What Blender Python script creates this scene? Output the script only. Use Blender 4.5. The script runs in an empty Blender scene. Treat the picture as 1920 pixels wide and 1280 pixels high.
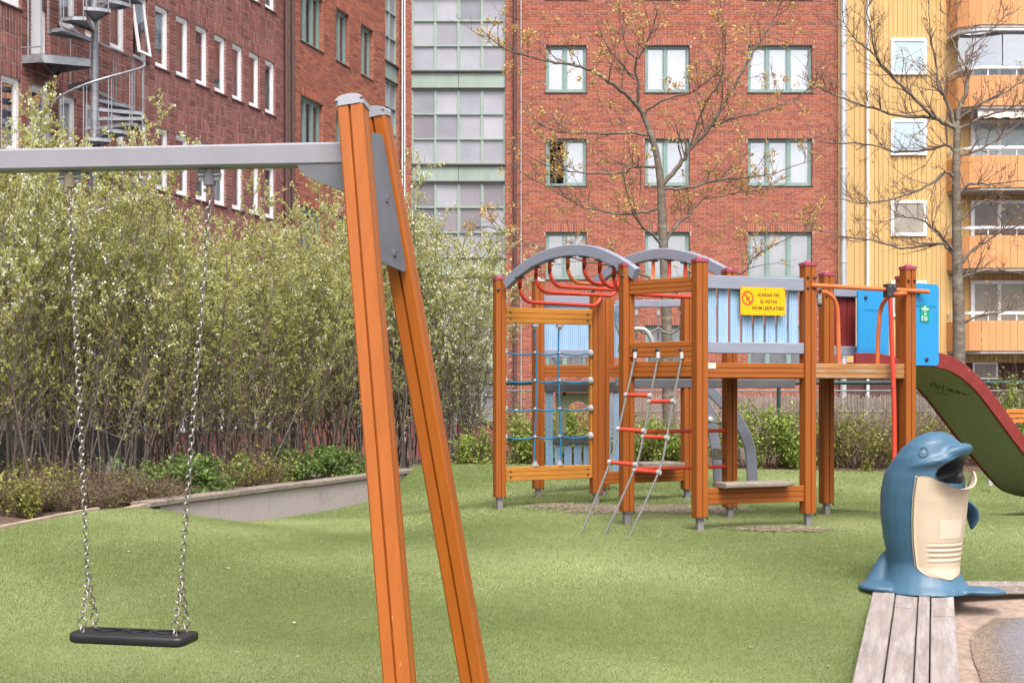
import bpy, bmesh, math, random
import numpy as np
from mathutils import Vector, Matrix, Euler

S = bpy.context.scene
COL = S.collection
R = math.radians

# ------------------------------------------------------------------ camera, sky, sun, exposure
F = 2500.0          # focal length in photograph pixels
EYE = 1.33          # camera height above the ground under the swing
HOR = 728.0         # horizon row of the photograph
cam = bpy.data.cameras.new('camera')
cam.sensor_width = 36.0
cam.lens = F / 1920 * 36
cam.shift_y = (HOR - 640) / 1920
cam.clip_start = 0.05
cam.clip_end = 500
camo = bpy.data.objects.new('camera', cam)
COL.objects.link(camo)
camo.location = (0, 0, EYE)
camo.rotation_euler = (R(90), 0, 0)
S.camera = camo

SUN_EL, SUN_AZ = 58, 172      # degrees; azimuth clockwise from +Y (high behind the camera)
W_ = bpy.data.worlds.new('World')
S.world = W_
W_.use_nodes = True
nt = W_.node_tree
bg = nt.nodes['Background']
sky = nt.nodes.new('ShaderNodeTexSky')
sky.sky_type = 'NISHITA'
sky.sun_disc = False
sky.sun_elevation = R(SUN_EL)
sky.sun_rotation = R(SUN_AZ)
sky.air_density = 1.0
sky.dust_density = 6.0
sky.ozone_density = 0.6
hs = nt.nodes.new('ShaderNodeHueSaturation')
hs.inputs['Saturation'].default_value = 0.35
nt.links.new(sky.outputs[0], hs.inputs['Color'])
nt.links.new(hs.outputs[0], bg.inputs[0])
bg.inputs[1].default_value = 0.15
sl = bpy.data.lights.new('sun', 'SUN')
sl.energy = 1.3
sl.angle = R(26)
sl.color = (1.0, 0.95, 0.88)
so = bpy.data.objects.new('sun', sl)
COL.objects.link(so)
sd = Vector((math.sin(R(SUN_AZ)) * math.cos(R(SUN_EL)), math.cos(R(SUN_AZ)) * math.cos(R(SUN_EL)), math.sin(R(SUN_EL))))
so.rotation_euler = sd.to_track_quat('Z', 'Y').to_euler()
so.location = sd * 60
vs = S.view_settings
vs.view_transform = 'Standard'
vs.look = 'None'
vs.gamma = 1
vs.exposure = 1.0
S.render.engine = 'CYCLES'

# ------------------------------------------------------------------ helpers
def W(x, y, Y):
    """A point of the place: what shows at photograph pixel (x, y), Y metres ahead."""
    return Vector(((x - 960) * Y / F, Y, EYE - (y - HOR) * Y / F))
def V(*a):
    return Vector(a)

MATS = {}
def mat(name, col, rough=0.6, var=0.12, scale=8.0, stretch=(1, 1, 1), bump=0.0, bscale=None, metal=0.0, spec=0.4,
        col2=None, mask=(0.5, 0.62, 3.0), rnd=None, sub=0.0, rotz=0.0, chips=None):
    """Procedural material: base colour varied by noise; rnd = 'attr' or 'object' takes a ramp value per piece."""
    if name in MATS:
        return MATS[name]
    m = bpy.data.materials.new(name)
    m.use_nodes = True
    t = m.node_tree
    N, L = t.nodes, t.links
    b = N['Principled BSDF']
    tc = N.new('ShaderNodeTexCoord')
    mp = N.new('ShaderNodeMapping')
    mp.inputs['Scale'].default_value = stretch
    if rotz:
        m0 = N.new('ShaderNodeMapping')
        m0.inputs['Rotation'].default_value = (0, 0, rotz)
        L.new(tc.outputs['Object'], m0.inputs[0])
        L.new(m0.outputs[0], mp.inputs[0])
    else:
        L.new(tc.outputs['Object'], mp.inputs[0])
    nz = N.new('ShaderNodeTexNoise')
    nz.inputs['Scale'].default_value = scale
    nz.inputs['Detail'].default_value = 6
    nz.inputs['Roughness'].default_value = 0.65
    L.new(mp.outputs[0], nz.inputs['Vector'])
    rp = N.new('ShaderNodeMapRange')
    rp.inputs[1].default_value = 0.25
    rp.inputs[2].default_value = 0.75
    rp.inputs[3].default_value = 1 - var * 1.6
    rp.inputs[4].default_value = 1 + var * 1.6
    L.new(nz.outputs['Fac'], rp.inputs[0])
    if rnd:
        if rnd == 'attr':
            src = N.new('ShaderNodeAttribute')
            src.attribute_name = 'rnd'
            fac = src.outputs['Fac']
        else:
            src = N.new('ShaderNodeObjectInfo')
            fac = src.outputs['Random']
        cr = N.new('ShaderNodeValToRGB')
        els = cr.color_ramp.elements
        n = len(col)
        els[0].color = (*col[0], 1)
        els[1].position = 1.0
        els[1].color = (*col[-1], 1)
        for i in range(1, n - 1):
            e = els.new(i / (n - 1))
            e.color = (*col[i], 1)
        L.new(fac, cr.inputs[0])
        csrc = cr.outputs[0]
    else:
        rgb = N.new('ShaderNodeRGB')
        rgb.outputs[0].default_value = (*col, 1)
        csrc = rgb.outputs[0]
    if col2:
        n2 = N.new('ShaderNodeTexNoise')
        n2.inputs['Scale'].default_value = mask[2]
        n2.inputs['Detail'].default_value = 8
        n2.inputs['Roughness'].default_value = 0.7
        L.new(mp.outputs[0], n2.inputs['Vector'])
        mr = N.new('ShaderNodeMapRange')
        mr.inputs[1].default_value = mask[0]
        mr.inputs[2].default_value = mask[1]
        L.new(n2.outputs['Fac'], mr.inputs[0])
        mx2 = N.new('ShaderNodeMix')
        mx2.data_type = 'RGBA'
        L.new(mr.outputs[0], mx2.inputs[0])
        L.new(csrc, mx2.inputs[6])
        mx2.inputs[7].default_value = (*col2, 1)
        csrc = mx2.outputs[2]
    if chips:
        ccol, cthr, csc = chips
        n4 = N.new('ShaderNodeTexNoise')
        n4.inputs['Scale'].default_value = csc
        n4.inputs['Detail'].default_value = 4
        L.new(mp.outputs[0], n4.inputs['Vector'])
        m4 = N.new('ShaderNodeMapRange')
        m4.inputs[1].default_value = cthr
        m4.inputs[2].default_value = cthr + .03
        L.new(n4.outputs['Fac'], m4.inputs[0])
        x4 = N.new('ShaderNodeMix')
        x4.data_type = 'RGBA'
        L.new(m4.outputs[0], x4.inputs[0])
        L.new(csrc, x4.inputs[6])
        x4.inputs[7].default_value = (*ccol, 1)
        csrc = x4.outputs[2]
    mul = N.new('ShaderNodeVectorMath')
    mul.operation = 'MULTIPLY'
    L.new(csrc, mul.inputs[0])
    cmb = N.new('ShaderNodeCombineXYZ')
    for i in range(3):
        L.new(rp.outputs[0], cmb.inputs[i])
    L.new(cmb.outputs[0], mul.inputs[1])
    L.new(mul.outputs[0], b.inputs['Base Color'])
    b.inputs['Roughness'].default_value = rough
    b.inputs['Metallic'].default_value = metal
    b.inputs['Specular IOR Level'].default_value = spec
    if bump:
        n3 = N.new('ShaderNodeTexNoise')
        n3.inputs['Scale'].default_value = bscale or scale * 4
        n3.inputs['Detail'].default_value = 5
        L.new(mp.outputs[0], n3.inputs['Vector'])
        bp = N.new('ShaderNodeBump')
        bp.inputs['Strength'].default_value = bump
        bp.inputs['Distance'].default_value = 0.01
        L.new(n3.outputs['Fac'], bp.inputs['Height'])
        L.new(bp.outputs[0], b.inputs['Normal'])
    if sub:
        tr = N.new('ShaderNodeBsdfTranslucent')
        L.new(mul.outputs[0], tr.inputs[0])
        ms = N.new('ShaderNodeMixShader')
        ms.inputs[0].default_value = sub
        L.new(b.outputs[0], ms.inputs[1])
        L.new(tr.outputs[0], ms.inputs[2])
        L.new(ms.outputs[0], N['Material Output'].inputs[0])
    MATS[name] = m
    return m

def glass(name, tint=(0.75, 0.8, 0.85), refl=0.3, wob=0.15):
    if name in MATS:
        return MATS[name]
    m = bpy.data.materials.new(name)
    m.use_nodes = True
    t = m.node_tree
    N, L = t.nodes, t.links
    N.remove(N['Principled BSDF'])
    tr = N.new('ShaderNodeBsdfTransparent')
    tr.inputs[0].default_value = (*tint, 1)
    gl = N.new('ShaderNodeBsdfGlossy')
    gl.inputs['Roughness'].default_value = 0.03
    gl.inputs['Color'].default_value = (0.95, 0.95, 1.0, 1)
    nz = N.new('ShaderNodeTexNoise')
    nz.inputs['Scale'].default_value = 0.8
    tc = N.new('ShaderNodeTexCoord')
    L.new(tc.outputs['Object'], nz.inputs['Vector'])
    bp = N.new('ShaderNodeBump')
    bp.inputs['Strength'].default_value = wob
    bp.inputs['Distance'].default_value = 0.05
    L.new(nz.outputs['Fac'], bp.inputs['Height'])
    L.new(bp.outputs[0], gl.inputs['Normal'])
    ms = N.new('ShaderNodeMixShader')
    ms.inputs[0].default_value = refl
    L.new(tr.outputs[0], ms.inputs[1])
    L.new(gl.outputs[0], ms.inputs[2])
    L.new(ms.outputs[0], N['Material Output'].inputs[0])
    MATS[name] = m
    return m

def frame_of(d, hint):
    d = d.normalized()
    x = hint - d * hint.dot(d)
    if x.length < 1e-6:
        x = Vector((1, 0, 0)) - d * d.x
    x.normalize()
    return x, d.cross(x), d

class MB:
    def __init__(s):
        s.v, s.f, s.r, s.sm = [], [], [], []
        s.cur = 0.5
    def add(s, vs, fs, smooth=False):
        o = len(s.v)
        s.v.extend([tuple(p) for p in vs])
        s.f.extend([tuple(i + o for i in f) for f in fs])
        s.sm.extend([smooth] * len(fs))
        s.r.extend([s.cur] * len(vs))
        return s
    def box(s, c, size, m=None):
        hx, hy, hz = size[0] / 2, size[1] / 2, size[2] / 2
        vs = [Vector((x, y, z)) for x in (-hx, hx) for y in (-hy, hy) for z in (-hz, hz)]
        if m is not None:
            vs = [m @ p for p in vs]
        c = Vector(c)
        return s.add([p + c for p in vs], [(0, 1, 3, 2), (4, 6, 7, 5), (0, 4, 5, 1), (2, 3, 7, 6), (0, 2, 6, 4), (1, 5, 7, 3)])
    def prism(s, prof, p0, p1, hint, smooth=False):
        """extrude a closed 2-D outline (x along hint) from p0 to p1"""
        x, y, d = frame_of(p1 - p0, hint)
        n = len(prof)
        a = [p0 + x * q[0] + y * q[1] for q in prof]
        b = [p1 + x * q[0] + y * q[1] for q in prof]
        fs = [(i, (i + 1) % n, (i + 1) % n + n, i + n) for i in range(n)]
        s.add(a + b, fs, smooth)
        s.add(a, [tuple(range(n))[::-1]])
        s.add(b, [tuple(range(n))])
        return s
    def sweep(s, prof, pts, hint, smooth=False, closed_caps=True):
        """outline carried along a path, x kept along hint"""
        n = len(prof)
        rings = []
        for i, p in enumerate(pts):
            d = (pts[min(i + 1, len(pts) - 1)] - pts[max(i - 1, 0)])
            x, y, d = frame_of(d, hint)
            rings.append([p + x * q[0] + y * q[1] for q in prof])
        vs = [q for r_ in rings for q in r_]
        fs = [(k * n + i, k * n + (i + 1) % n, (k + 1) * n + (i + 1) % n, (k + 1) * n + i) for k in range(len(pts) - 1) for i in range(n)]
        s.add(vs, fs, smooth)
        if closed_caps:
            s.add(rings[0], [tuple(range(n))[::-1]])
            s.add(rings[-1], [tuple(range(n))])
        return s
    def tube(s, pts, rad, n=8, caps=True, smooth=True):
        pts = [Vector(p) for p in pts]
        if not hasattr(rad, '__len__'):
            rad = [rad] * len(pts)
        d0 = pts[1] - pts[0]
        ref = Vector((0, 0, 1)) if abs(d0.normalized().z) < 0.9 else Vector((1, 0, 0))
        vs = []
        x = None
        for i, p in enumerate(pts):
            d = (pts[min(i + 1, len(pts) - 1)] - pts[max(i - 1, 0)])
            if d.length < 1e-9:
                d = d0
            d = d.normalized()
            x = (ref if x is None else x)
            x = x - d * x.dot(d)
            if x.length < 1e-5:
                x = Vector((1, 0, 0)) - d * d.x
            x.normalize()
            y = d.cross(x)
            for k in range(n):
                a = 2 * math.pi * k / n
                vs.append(p + (x * math.cos(a) + y * math.sin(a)) * rad[i])
        fs = [(k * n + i, k * n + (i + 1) % n, (k + 1) * n + (i + 1) % n, (k + 1) * n + i) for k in range(len(pts) - 1) for i in range(n)]
        s.add(vs, fs, smooth)
        if caps:
            s.add(vs[:n], [tuple(range(n))[::-1]])
            s.add(vs[-n:], [tuple(range(n))])
        return s
    def dome(s, c, r, h, n=12, rings=4, axis=Vector((0, 0, 1)), hint=Vector((1, 0, 0)), sy=1.0):
        x, y, d = frame_of(axis, hint)
        vs = []
        for j in range(rings):
            a = math.pi / 2 * j / rings
            for k in range(n):
                b = 2 * math.pi * k / n
                vs.append(c + x * (math.cos(b) * r * math.cos(a)) + y * (math.sin(b) * r * sy * math.cos(a)) + d * (h * math.sin(a)))
        vs.append(c + d * h)
        fs = [(j * n + k, j * n + (k + 1) % n, (j + 1) * n + (k + 1) % n, (j + 1) * n + k) for j in range(rings - 1) for k in range(n)]
        t = len(vs) - 1
        fs += [((rings - 1) * n + k, (rings - 1) * n + (k + 1) % n, t) for k in range(n)]
        return s.add(vs, fs, True)
    def poly(s, pts, thick):
        """flat polygon (list of Vectors) with thickness along the vector thick"""
        n = len(pts)
        b = [p + thick for p in pts]
        s.add(pts + b, [(i, (i + 1) % n, (i + 1) % n + n, i + n) for i in range(n)])
        s.add(pts, [tuple(range(n))[::-1]])
        s.add(b, [tuple(range(n))])
        return s
    def mesh(s, name, org=None):
        me = bpy.data.meshes.new(name)
        if org is not None:
            ox, oy, oz = org
            vs = [(a - ox, b - oy, c - oz) for a, b, c in s.v]
        else:
            vs = s.v
        me.from_pydata(vs, [], s.f)
        if any(s.sm):
            me.polygons.foreach_set('use_smooth', s.sm)
        if any(abs(q - 0.5) > 1e-6 for q in s.r):
            at = me.attributes.new('rnd', 'FLOAT', 'POINT')
            at.data.foreach_set('value', s.r)
        me.update()
        return me
    def build(s, name, m, parent=None, label=None, kind=None):
        """link as ONE mesh object; vertices are given in world space"""
        me = s.mesh(name, worg(parent) if parent else None)
        me.materials.append(m)
        o = bpy.data.objects.new(name, me)
        COL.objects.link(o)
        if parent:
            o.parent = parent
        if label:
            o['label'] = label
        if kind:
            o['kind'] = kind
        return o

def worg(o):
    p = Vector((0, 0, 0))
    while o is not None:
        p = p + o.location
        o = o.parent
    return p

def thing(name, label, cat, loc=(0, 0, 0), group=None):
    o = bpy.data.objects.new(name, None)
    o.empty_display_size = 0.2
    COL.objects.link(o)
    o.location = loc
    o['label'] = label
    o['category'] = cat
    if group:
        o['group'] = group
    return o

def tag(o, label, cat, group=None, kind=None):
    if label:
        o['label'] = label
    if cat:
        o['category'] = cat
    if group:
        o['group'] = group
    if kind:
        o['kind'] = kind
    return o

def fix_normals(o):
    bm = bmesh.new()
    bm.from_mesh(o.data)
    bmesh.ops.recalc_face_normals(bm, faces=bm.faces)
    bm.to_mesh(o.data)
    bm.free()

def rect(w, h, c=0.0):
    w, h = w / 2, h / 2
    if c <= 0:
        return [(-w, -h), (w, -h), (w, h), (-w, h)]
    return [(-w + c, -h), (w - c, -h), (w, -h + c), (w, h - c), (w - c, h), (-w + c, h), (-w, h - c), (-w, -h + c)]

def grooved_square(w, g=0.0045, dp=0.010, c=0.005):
    h = w / 2
    side = [(-h + c, -h), (-g, -h), (-g * 0.5, -h + dp), (g * 0.5, -h + dp), (g, -h), (h - c, -h)]
    out = []
    for k in range(4):
        a = k * math.pi / 2
        for (x, y) in side:
            out.append((x * math.cos(a) - y * math.sin(a), x * math.sin(a) + y * math.cos(a)))
    return out

def rail_profile(t, h, n=3, g=0.003, dp=0.008, c=0.004):
    """t thick along x, h high along y, n boards glued one over another with grooves between"""
    a = []
    for k in range(1, n):
        y = -h / 2 + h * k / n
        a += [(t / 2, y - g), (t / 2 - dp, y), (t / 2, y + g)]
    right = [(t / 2 - c, -h / 2), (t / 2, -h / 2 + c)] + a + [(t / 2, h / 2 - c), (t / 2 - c, h / 2)]
    return right + [(-x, -y) for (x, y) in right]

def circle(r, n=10):
    return [(r * math.cos(2 * math.pi * k / n), r * math.sin(2 * math.pi * k / n)) for k in range(n)]

def smooth_path(pts, n=6):
    """Catmull-Rom through the points"""
    pts = [Vector(p) for p in pts]
    out = []
    for i in range(len(pts) - 1):
        p0, p1, p2, p3 = pts[max(i - 1, 0)], pts[i], pts[i + 1], pts[min(i + 2, len(pts) - 1)]
        for k in range(n):
            t = k / n
            out.append(0.5 * ((2 * p1) + (p2 - p0) * t + (2 * p0 - 5 * p1 + 4 * p2 - p3) * t * t + (3 * p1 - p0 - 3 * p2 + p3) * t ** 3))
    out.append(pts[-1])
    return out

def text_mb(txt, size, org, xd, yd, nd, thick=0.0006, align='CENTER', sx=1.0, shear=0.0, width=None, bold=0.0):
    cu = bpy.data.curves.new('lettering', 'FONT')
    cu.body = txt
    cu.size = size
    cu.align_x = align
    cu.resolution_u = 3
    cu.shear = shear
    cu.offset = bold
    ob = bpy.data.objects.new('lettering', cu)
    COL.objects.link(ob)
    dg = bpy.context.evaluated_depsgraph_get()
    me = ob.evaluated_get(dg).to_mesh()
    mb = MB()
    if width:
        xs_ = [v.co.x for v in me.vertices]
        sx = width / (max(xs_) - min(xs_))
    vs = [org + xd * (v.co.x * sx) + yd * v.co.y + nd * thick for v in me.vertices]
    mb.add(vs, [tuple(p.vertices) for p in me.polygons])
    ob.evaluated_get(dg).to_mesh_clear()
    bpy.data.objects.remove(ob)
    bpy.data.curves.remove(cu)
    return mb

def np_mesh(name, verts, faces_n, idx, m, parent=None, rnd=None, kind=None):
    """fast mesh from numpy: verts (n,3), idx (k, faces_n)"""
    me = bpy.data.meshes.new(name)
    n, k = len(verts), len(idx)
    me.vertices.add(n)
    me.vertices.foreach_set('co', np.asarray(verts, dtype=np.float32).ravel())
    me.loops.add(k * faces_n)
    me.loops.foreach_set('vertex_index', np.asarray(idx, dtype=np.int32).ravel())
    me.polygons.add(k)
    me.polygons.foreach_set('loop_start', np.arange(0, k * faces_n, faces_n, dtype=np.int32))
    if rnd is not None:
        at = me.attributes.new('rnd', 'FLOAT', 'POINT')
        at.data.foreach_set('value', np.asarray(rnd, dtype=np.float32))
    me.update(calc_edges=True)
    me.validate()
    if m:
        me.materials.append(m)
    o = bpy.data.objects.new(name, me)
    COL.objects.link(o)
    if parent:
        o.parent = parent
    if kind:
        o['kind'] = kind
    return o

# ------------------------------------------------------------------ terrain
EDGE = lambda Y: -3.15 + 0.403 * (Y - 11.5)          # line of the bed edge and the low wall
BACK = 16.3                                           # back edge of the artificial turf
CP = [(-2, 4.5, 0), (0, 5, 0), (1.5, 5, -.03), (0, 1, 0), (-3, 3, 0), (3, 2, -.05), (-6, 6, .2), (-5, 8, .28),
      (1.42, 10.08, .255), (2.33, 10.4, .26), (1.79, 10.96, .27), (2.65, 11.3, .26), (-.11, 11.96, .25), (.9, 10.6, .25), (.79, 12.4, .26),
      (1.7, 12.9, .27), (.26, 13, .27), (-2.48, 13.17, .03), (-3.2, 11.4, .31), (-3.9, 9.9, .29), (-1.64, 15.0, .04), (-1.2, 16.2, .36),
      (-2.75, 9.35, .25), (-2.2, 7.5, -.03), (-2.45, 8.6, .13), (-.95, 7.8, .0), (-1.0, 9.0, .13), (-1.4, 9.9, .13), (-2.85, 12.35, .10), (-2.2, 13.9, .02), (-1.78, 14.75, .03), (-1.52, 15.35, .06), (-1.32, 15.9, .24), (-1.2, 11.5, .1), (-.6, 13.6, .12), (-.4, 15.4, .26), (0, 16.3, .40), (2, 16.3, .36), (4, 16.3, .32),
      (0.3, 8.4, .13), (0.9, 9.2, .21), (0.4, 7.0, .03), (1.62, 6.35, -.1), (2.12, 8.1, .085), (3.2, 8.5, .11), (3.3, 9.6, .2), (3.6, 11.3, .27), (3.8, 12.6, .13), (3.0, 13.4, .2),
      (1.6, 14.4, .3), (6, 10, .2), (7, 16, .3), (7, 5, 0), (8, 12, .2), (-1.6, 6.4, .0), (-.4, 9.3, .12)]
cpa = np.array(CP)
def tps(r):
    return np.where(r > 1e-9, r * r * np.log(np.maximum(r, 1e-9)), 0)
_d = np.linalg.norm(cpa[:, None, :2] - cpa[None, :, :2], axis=2)
_n = len(cpa)
_A = np.zeros((_n + 3, _n + 3))
_A[:_n, :_n] = tps(_d) + np.eye(_n) * 0.008
_A[:_n, _n] = 1
_A[:_n, _n + 1:] = cpa[:, :2]
_A[_n, :_n] = 1
_A[_n + 1:, :_n] = cpa[:, :2].T
_w = np.linalg.solve(_A, np.concatenate([cpa[:, 2], np.zeros(3)]))
# timber edge of the sand pit: planks run from PL0 to PL1, a beam runs right from there
PLA, PLB = Vector((1.64, 6.35)), Vector((2.20, 8.12))
PLD = (PLB - PLA).normalized()
PLN = Vector((PLD.y, -PLD.x))
def terrain_np(X, Y):
    X, Y = np.asarray(X, float), np.asarray(Y, float)
    sh = X.shape
    x, y = X.ravel(), Y.ravel()
    z = np.empty_like(x)
    for i in range(0, len(x), 100000):
        q = np.stack([x[i:i + 100000], y[i:i + 100000]], 1)
        r = np.linalg.norm(q[:, None, :] - cpa[None, :, :2], axis=2)
        z[i:i + 100000] = tps(r) @ _w[:_n] + _w[_n] + q @ _w[_n + 1:]
    z = np.clip(z, -.16, .44)
    # the sunken pit to the right of the planks
    side = (x - PLA.x) * PLN.x + (y - PLA.y) * PLN.y
    pit = (side > 0.30) & (y < 8.26)
    z = np.where(pit, z - 0.5, z)
    return z.reshape(sh)
def terrain(x, y):
    return float(terrain_np([x], [y])[0])

M_turf = mat('turf_backing', (0.10, 0.13, 0.043), 0.95, 0.22, 30, bump=0.5, bscale=160, spec=0.1)
M_soil = mat('bark_soil', (0.10, 0.065, 0.048), 0.95, 0.4, 22, bump=1.0, bscale=60, spec=0.1, col2=(0.20, 0.145, 0.11), mask=(.5, .7, 14))
M_asph = mat('street_asphalt', (0.075, 0.072, 0.075), 0.9, 0.15, 20, bump=0.4, bscale=120)
M_grass = mat('turf_fibre', [(0.125, 0.162, 0.050), (0.208, 0.25, 0.092), (0.30, 0.335, 0.152), (0.43, 0.445, 0.265)], 0.75, 0.10, 0.9, rnd='attr', spec=0.2)
M_dirt = mat('worn_dirt', [(0.22, 0.165, 0.115), (0.30, 0.235, 0.175), (0.38, 0.31, 0.25)], 0.95, 0.2, 30, rnd='attr')
M_sand = mat('sand', (0.30, 0.22, 0.175), 0.95, 0.22, 16, bump=0.5, bscale=90, col2=(0.20, 0.14, 0.10), mask=(.52, .7, 3))
M_pad = mat('pad_asphalt', (0.17, 0.157, 0.172), 0.95, 0.16, 40, bump=0.5, bscale=160, col2=(0.33, 0.25, 0.19), mask=(.58, .72, 2))

def sheet(name, m, fx, ys, nu, zf, smooth=True):
    """grid sheet: fx(Y) gives the left and right limit of each row"""
    ys = np.array(ys)
    X = np.array([np.linspace(*fx(y), nu) for y in ys])
    Y = np.repeat(ys[:, None], nu, 1)
    Z = zf(X, Y)
    n = len(ys)
    idx = np.array([[(j * nu + i), (j * nu + i + 1), ((j + 1) * nu + i + 1), ((j + 1) * nu + i)] for j in range(n - 1) for i in range(nu - 1)])
    o = np_mesh(name, np.stack([X, Y, Z], 2).reshape(-1, 3), 4, idx, m)
    o.data.polygons.foreach_set('use_smooth', [smooth] * len(o.data.polygons))
    o['kind'] = 'structure'
    return o

sheet('turf', M_turf, lambda y: (EDGE(y), 9.0), np.linspace(-4, BACK, 190), 130, terrain_np)
rng = np.random.default_rng(3)
def bed_z(X, Y):
    base = 0.27 + 0.05 * np.sin(X * 2.1 + Y) + 0.03 * np.sin(X * 5 + Y * 4)
    e = np.array([EDGE(y) for y in Y[:, 0]])[:, None] - X
    t = np.clip(e / 0.5, 0, 1)
    ze = np.minimum(terrain_np(X, Y) - .02, .3)
    near = np.clip((11.6 - Y) / .6, 0, 1)                 # in front of the wall's end the bed meets the turf
    zz = base + near * (1 - t) * (np.maximum(ze, .1) - base)
    return zz + rng.uniform(-.012, .012, X.shape)
sheet('planting_bed', M_soil, lambda y: (EDGE(y) - 5.0, EDGE(y) - 0.03), np.linspace(2, BACK + .6, 120), 60, bed_z)
def back_z(X, Y):
    t = np.clip((Y - BACK) / .5, 0, 1)
    e = terrain_np(X, np.full_like(Y, BACK)) - .012
    return e * (1 - t) + 0.33 * t + rng.uniform(-.015, .015, X.shape) * t
sheet('hedge_bed', M_soil, lambda y: (EDGE(BACK) - .1, 9.0), np.linspace(BACK, 20.6, 40), 100, back_z)
g = MB()
g.add([(-160, -120, -0.75), (160, -120, -0.75), (160, 260, -0.75), (-160, 260, -0.75)], [(0, 1, 2, 3)])
o = g.build('ground', M_asph)
o['kind'] = 'structure'

# turf fibres: single blades, thinning with distance, bare where feet have worn the turf away
WORN = [(1.0, 11.75, .62, .45), (0.55, 12.0, .45, .3), (1.55, 11.6, .5, .35), (2.05, 10.15, .42, .16), (1.6, 11.9, .5, .3)]
def worn_np(x, y):
    w = np.zeros_like(x)
    for (cx, cy, rx, ry) in WORN:
        w = np.maximum(w, 1.25 - np.sqrt(((x - cx) / rx) ** 2 + ((y - cy) / ry) ** 2))
    return np.clip(w, 0, 1)
def fibres(n, y0, y1, ln, wd, margin):
    u = rng.uniform(0, 1, n)
    y = y0 + (y1 - y0) * u
    half = y * 960 / F + margin
    x = rng.uniform(-1, 1, n) * half
    keep = (x > EDGE(0) + .403 * y + .01) & (y < BACK) & (x < 8.9)
    side = (x - PLA.x) * PLN.x + (y - PLA.y) * PLN.y
    keep &= ~((side > 0.0) & (y < 8.33) & (y > 0))
    wv = worn_np(x, y)
    keep &= rng.uniform(0, 1, n) > wv * 1.05
    x, y = x[keep], y[keep]
    z = terrain_np(x, y)
    n = len(x)
    a = rng.uniform(0, 2 * np.pi, n)
    l = ln * rng.uniform(.6, 1.25, n)
    lean = rng.uniform(.05, .70, n)
    # the pile leans in combed swathes
    comb = np.sin(x * 1.7 + 1.3 * np.sin(y * .9)) * .5 + np.sin(y * 2.3 + x) * .5
    la = comb * 1.6 + rng.normal(0, .9, n)
    w2 = wd * rng.uniform(.7, 1.3, n) / 2
    p0 = np.stack([x - np.cos(a) * w2, y - np.sin(a) * w2, z - .003], 1)
    p1 = np.stack([x + np.cos(a) * w2, y + np.sin(a) * w2, z - .003], 1)
    p2 = np.stack([x + np.cos(la) * l * lean, y + np.sin(la) * l * lean, z + l * np.sqrt(1 - lean ** 2 * .85)], 1)
    big = .5 + .28 * np.sin(x * .9 + 2 * np.sin(y * .55)) * np.sin(y * 1.9 + x * .4) + .22 * np.sin(y * 4.1 + 1.7 * np.sin(x * 1.3)) * np.sin(x * 2.7 + y)
    fine = np.sin(x * 19 + 3 * np.sin(y * 7)) * np.sin(y * 23 + 2 * np.sin(x * 9))
    rv = np.clip(rng.beta(3.6, 3.8, n) * .62 + big * .40 - .03 + .05 * fine, 0, 1)
    return np.stack([p0, p1, p2], 1).reshape(-1, 3), np.repeat(rv, 3)
parts = [fibres(1050000, 5.0, 8.2, .0105, .0036, 1.3), fibres(780000, 8.2, 11.5, .012, .005, 1.8), fibres(560000, 11.5, 16.4, .015, .0075, 2.6)]
vv = np.concatenate([p[0] for p in parts])
rr = np.concatenate([p[1] for p in parts])
o = np_mesh('turf_fibres', vv, 3, np.arange(len(vv)).reshape(-1, 3), M_grass, rnd=rr)
tag(o, 'short green artificial turf pile covering the rolling playground', 'turf', kind='stuff')

# loose earth: flat crumbs, thick where the turf is worn through, thinning outwards; sand trodden on to the pad edge
def crumbs(name, x, y, z, size, m, label):
    n = len(x)
    a = rng.uniform(0, 2 * np.pi, n)
    l = size * rng.uniform(.5, 1.3, n)
    ps = []
    for k in range(3):
        ps.append(np.stack([x + np.cos(a + k * 2.1) * l, y + np.sin(a + k * 2.1) * l, z + rng.uniform(0, .25, n) * size], 1))
    o = np_mesh(name, np.stack(ps, 1).reshape(-1, 3), 3, np.arange(n * 3).reshape(-1, 3), m, rnd=np.repeat(rng.uniform(0, 1, n), 3))
    tag(o, label, 'earth', kind='stuff')
n = 60000
cx, cy = rng.uniform(-.4, 3.2, n), rng.uniform(9.6, 12.8, n)
pat = .5 + .5 * np.sin(cx * 5.1 + np.sin(cy * 4.3) * 2) * np.sin(cy * 6.3 + cx * 2)
keep = rng.uniform(0, 1, n) < np.clip(worn_np(cx, cy) * 1.5 - .35 * pat, 0, 1)
cx, cy = cx[keep], cy[keep]
crumbs('loose_earth', cx, cy, terrain_np(cx, cy) + .009, .016, M_dirt, 'bare brown earth worn through the turf under the play tower')

# ------------------------------------------------------------------ sand pit with timber edge
def pit_z(X, Y):
    return -.17 + .097 * (Y - 6.35) + .02 * np.sin(X * 3 + Y * 2)
def pit_x(y):
    c = PLA + PLD * ((y - PLA.y) / PLD.y) + PLN * .38
    return (c.x, 8.0)
sheet('sand_pit', M_sand, pit_x, np.linspace(2.5, 8.33, 60), 60, pit_z)
def pad_x(y):
    c = PLA + PLD * ((y - PLA.y) / PLD.y) + PLN * .47
    k = .14 + .02 * math.sin(y * 3.1) + .008 * math.sin(y * 7) + max(0, y - 7.35) ** 2 * .6
    return (c.x + k, 7.5)
sheet('asphalt_pad', M_pad, pad_x, np.linspace(2.5, 7.86, 60), 40, lambda X, Y: pit_z(X, Y) + .011)

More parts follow.
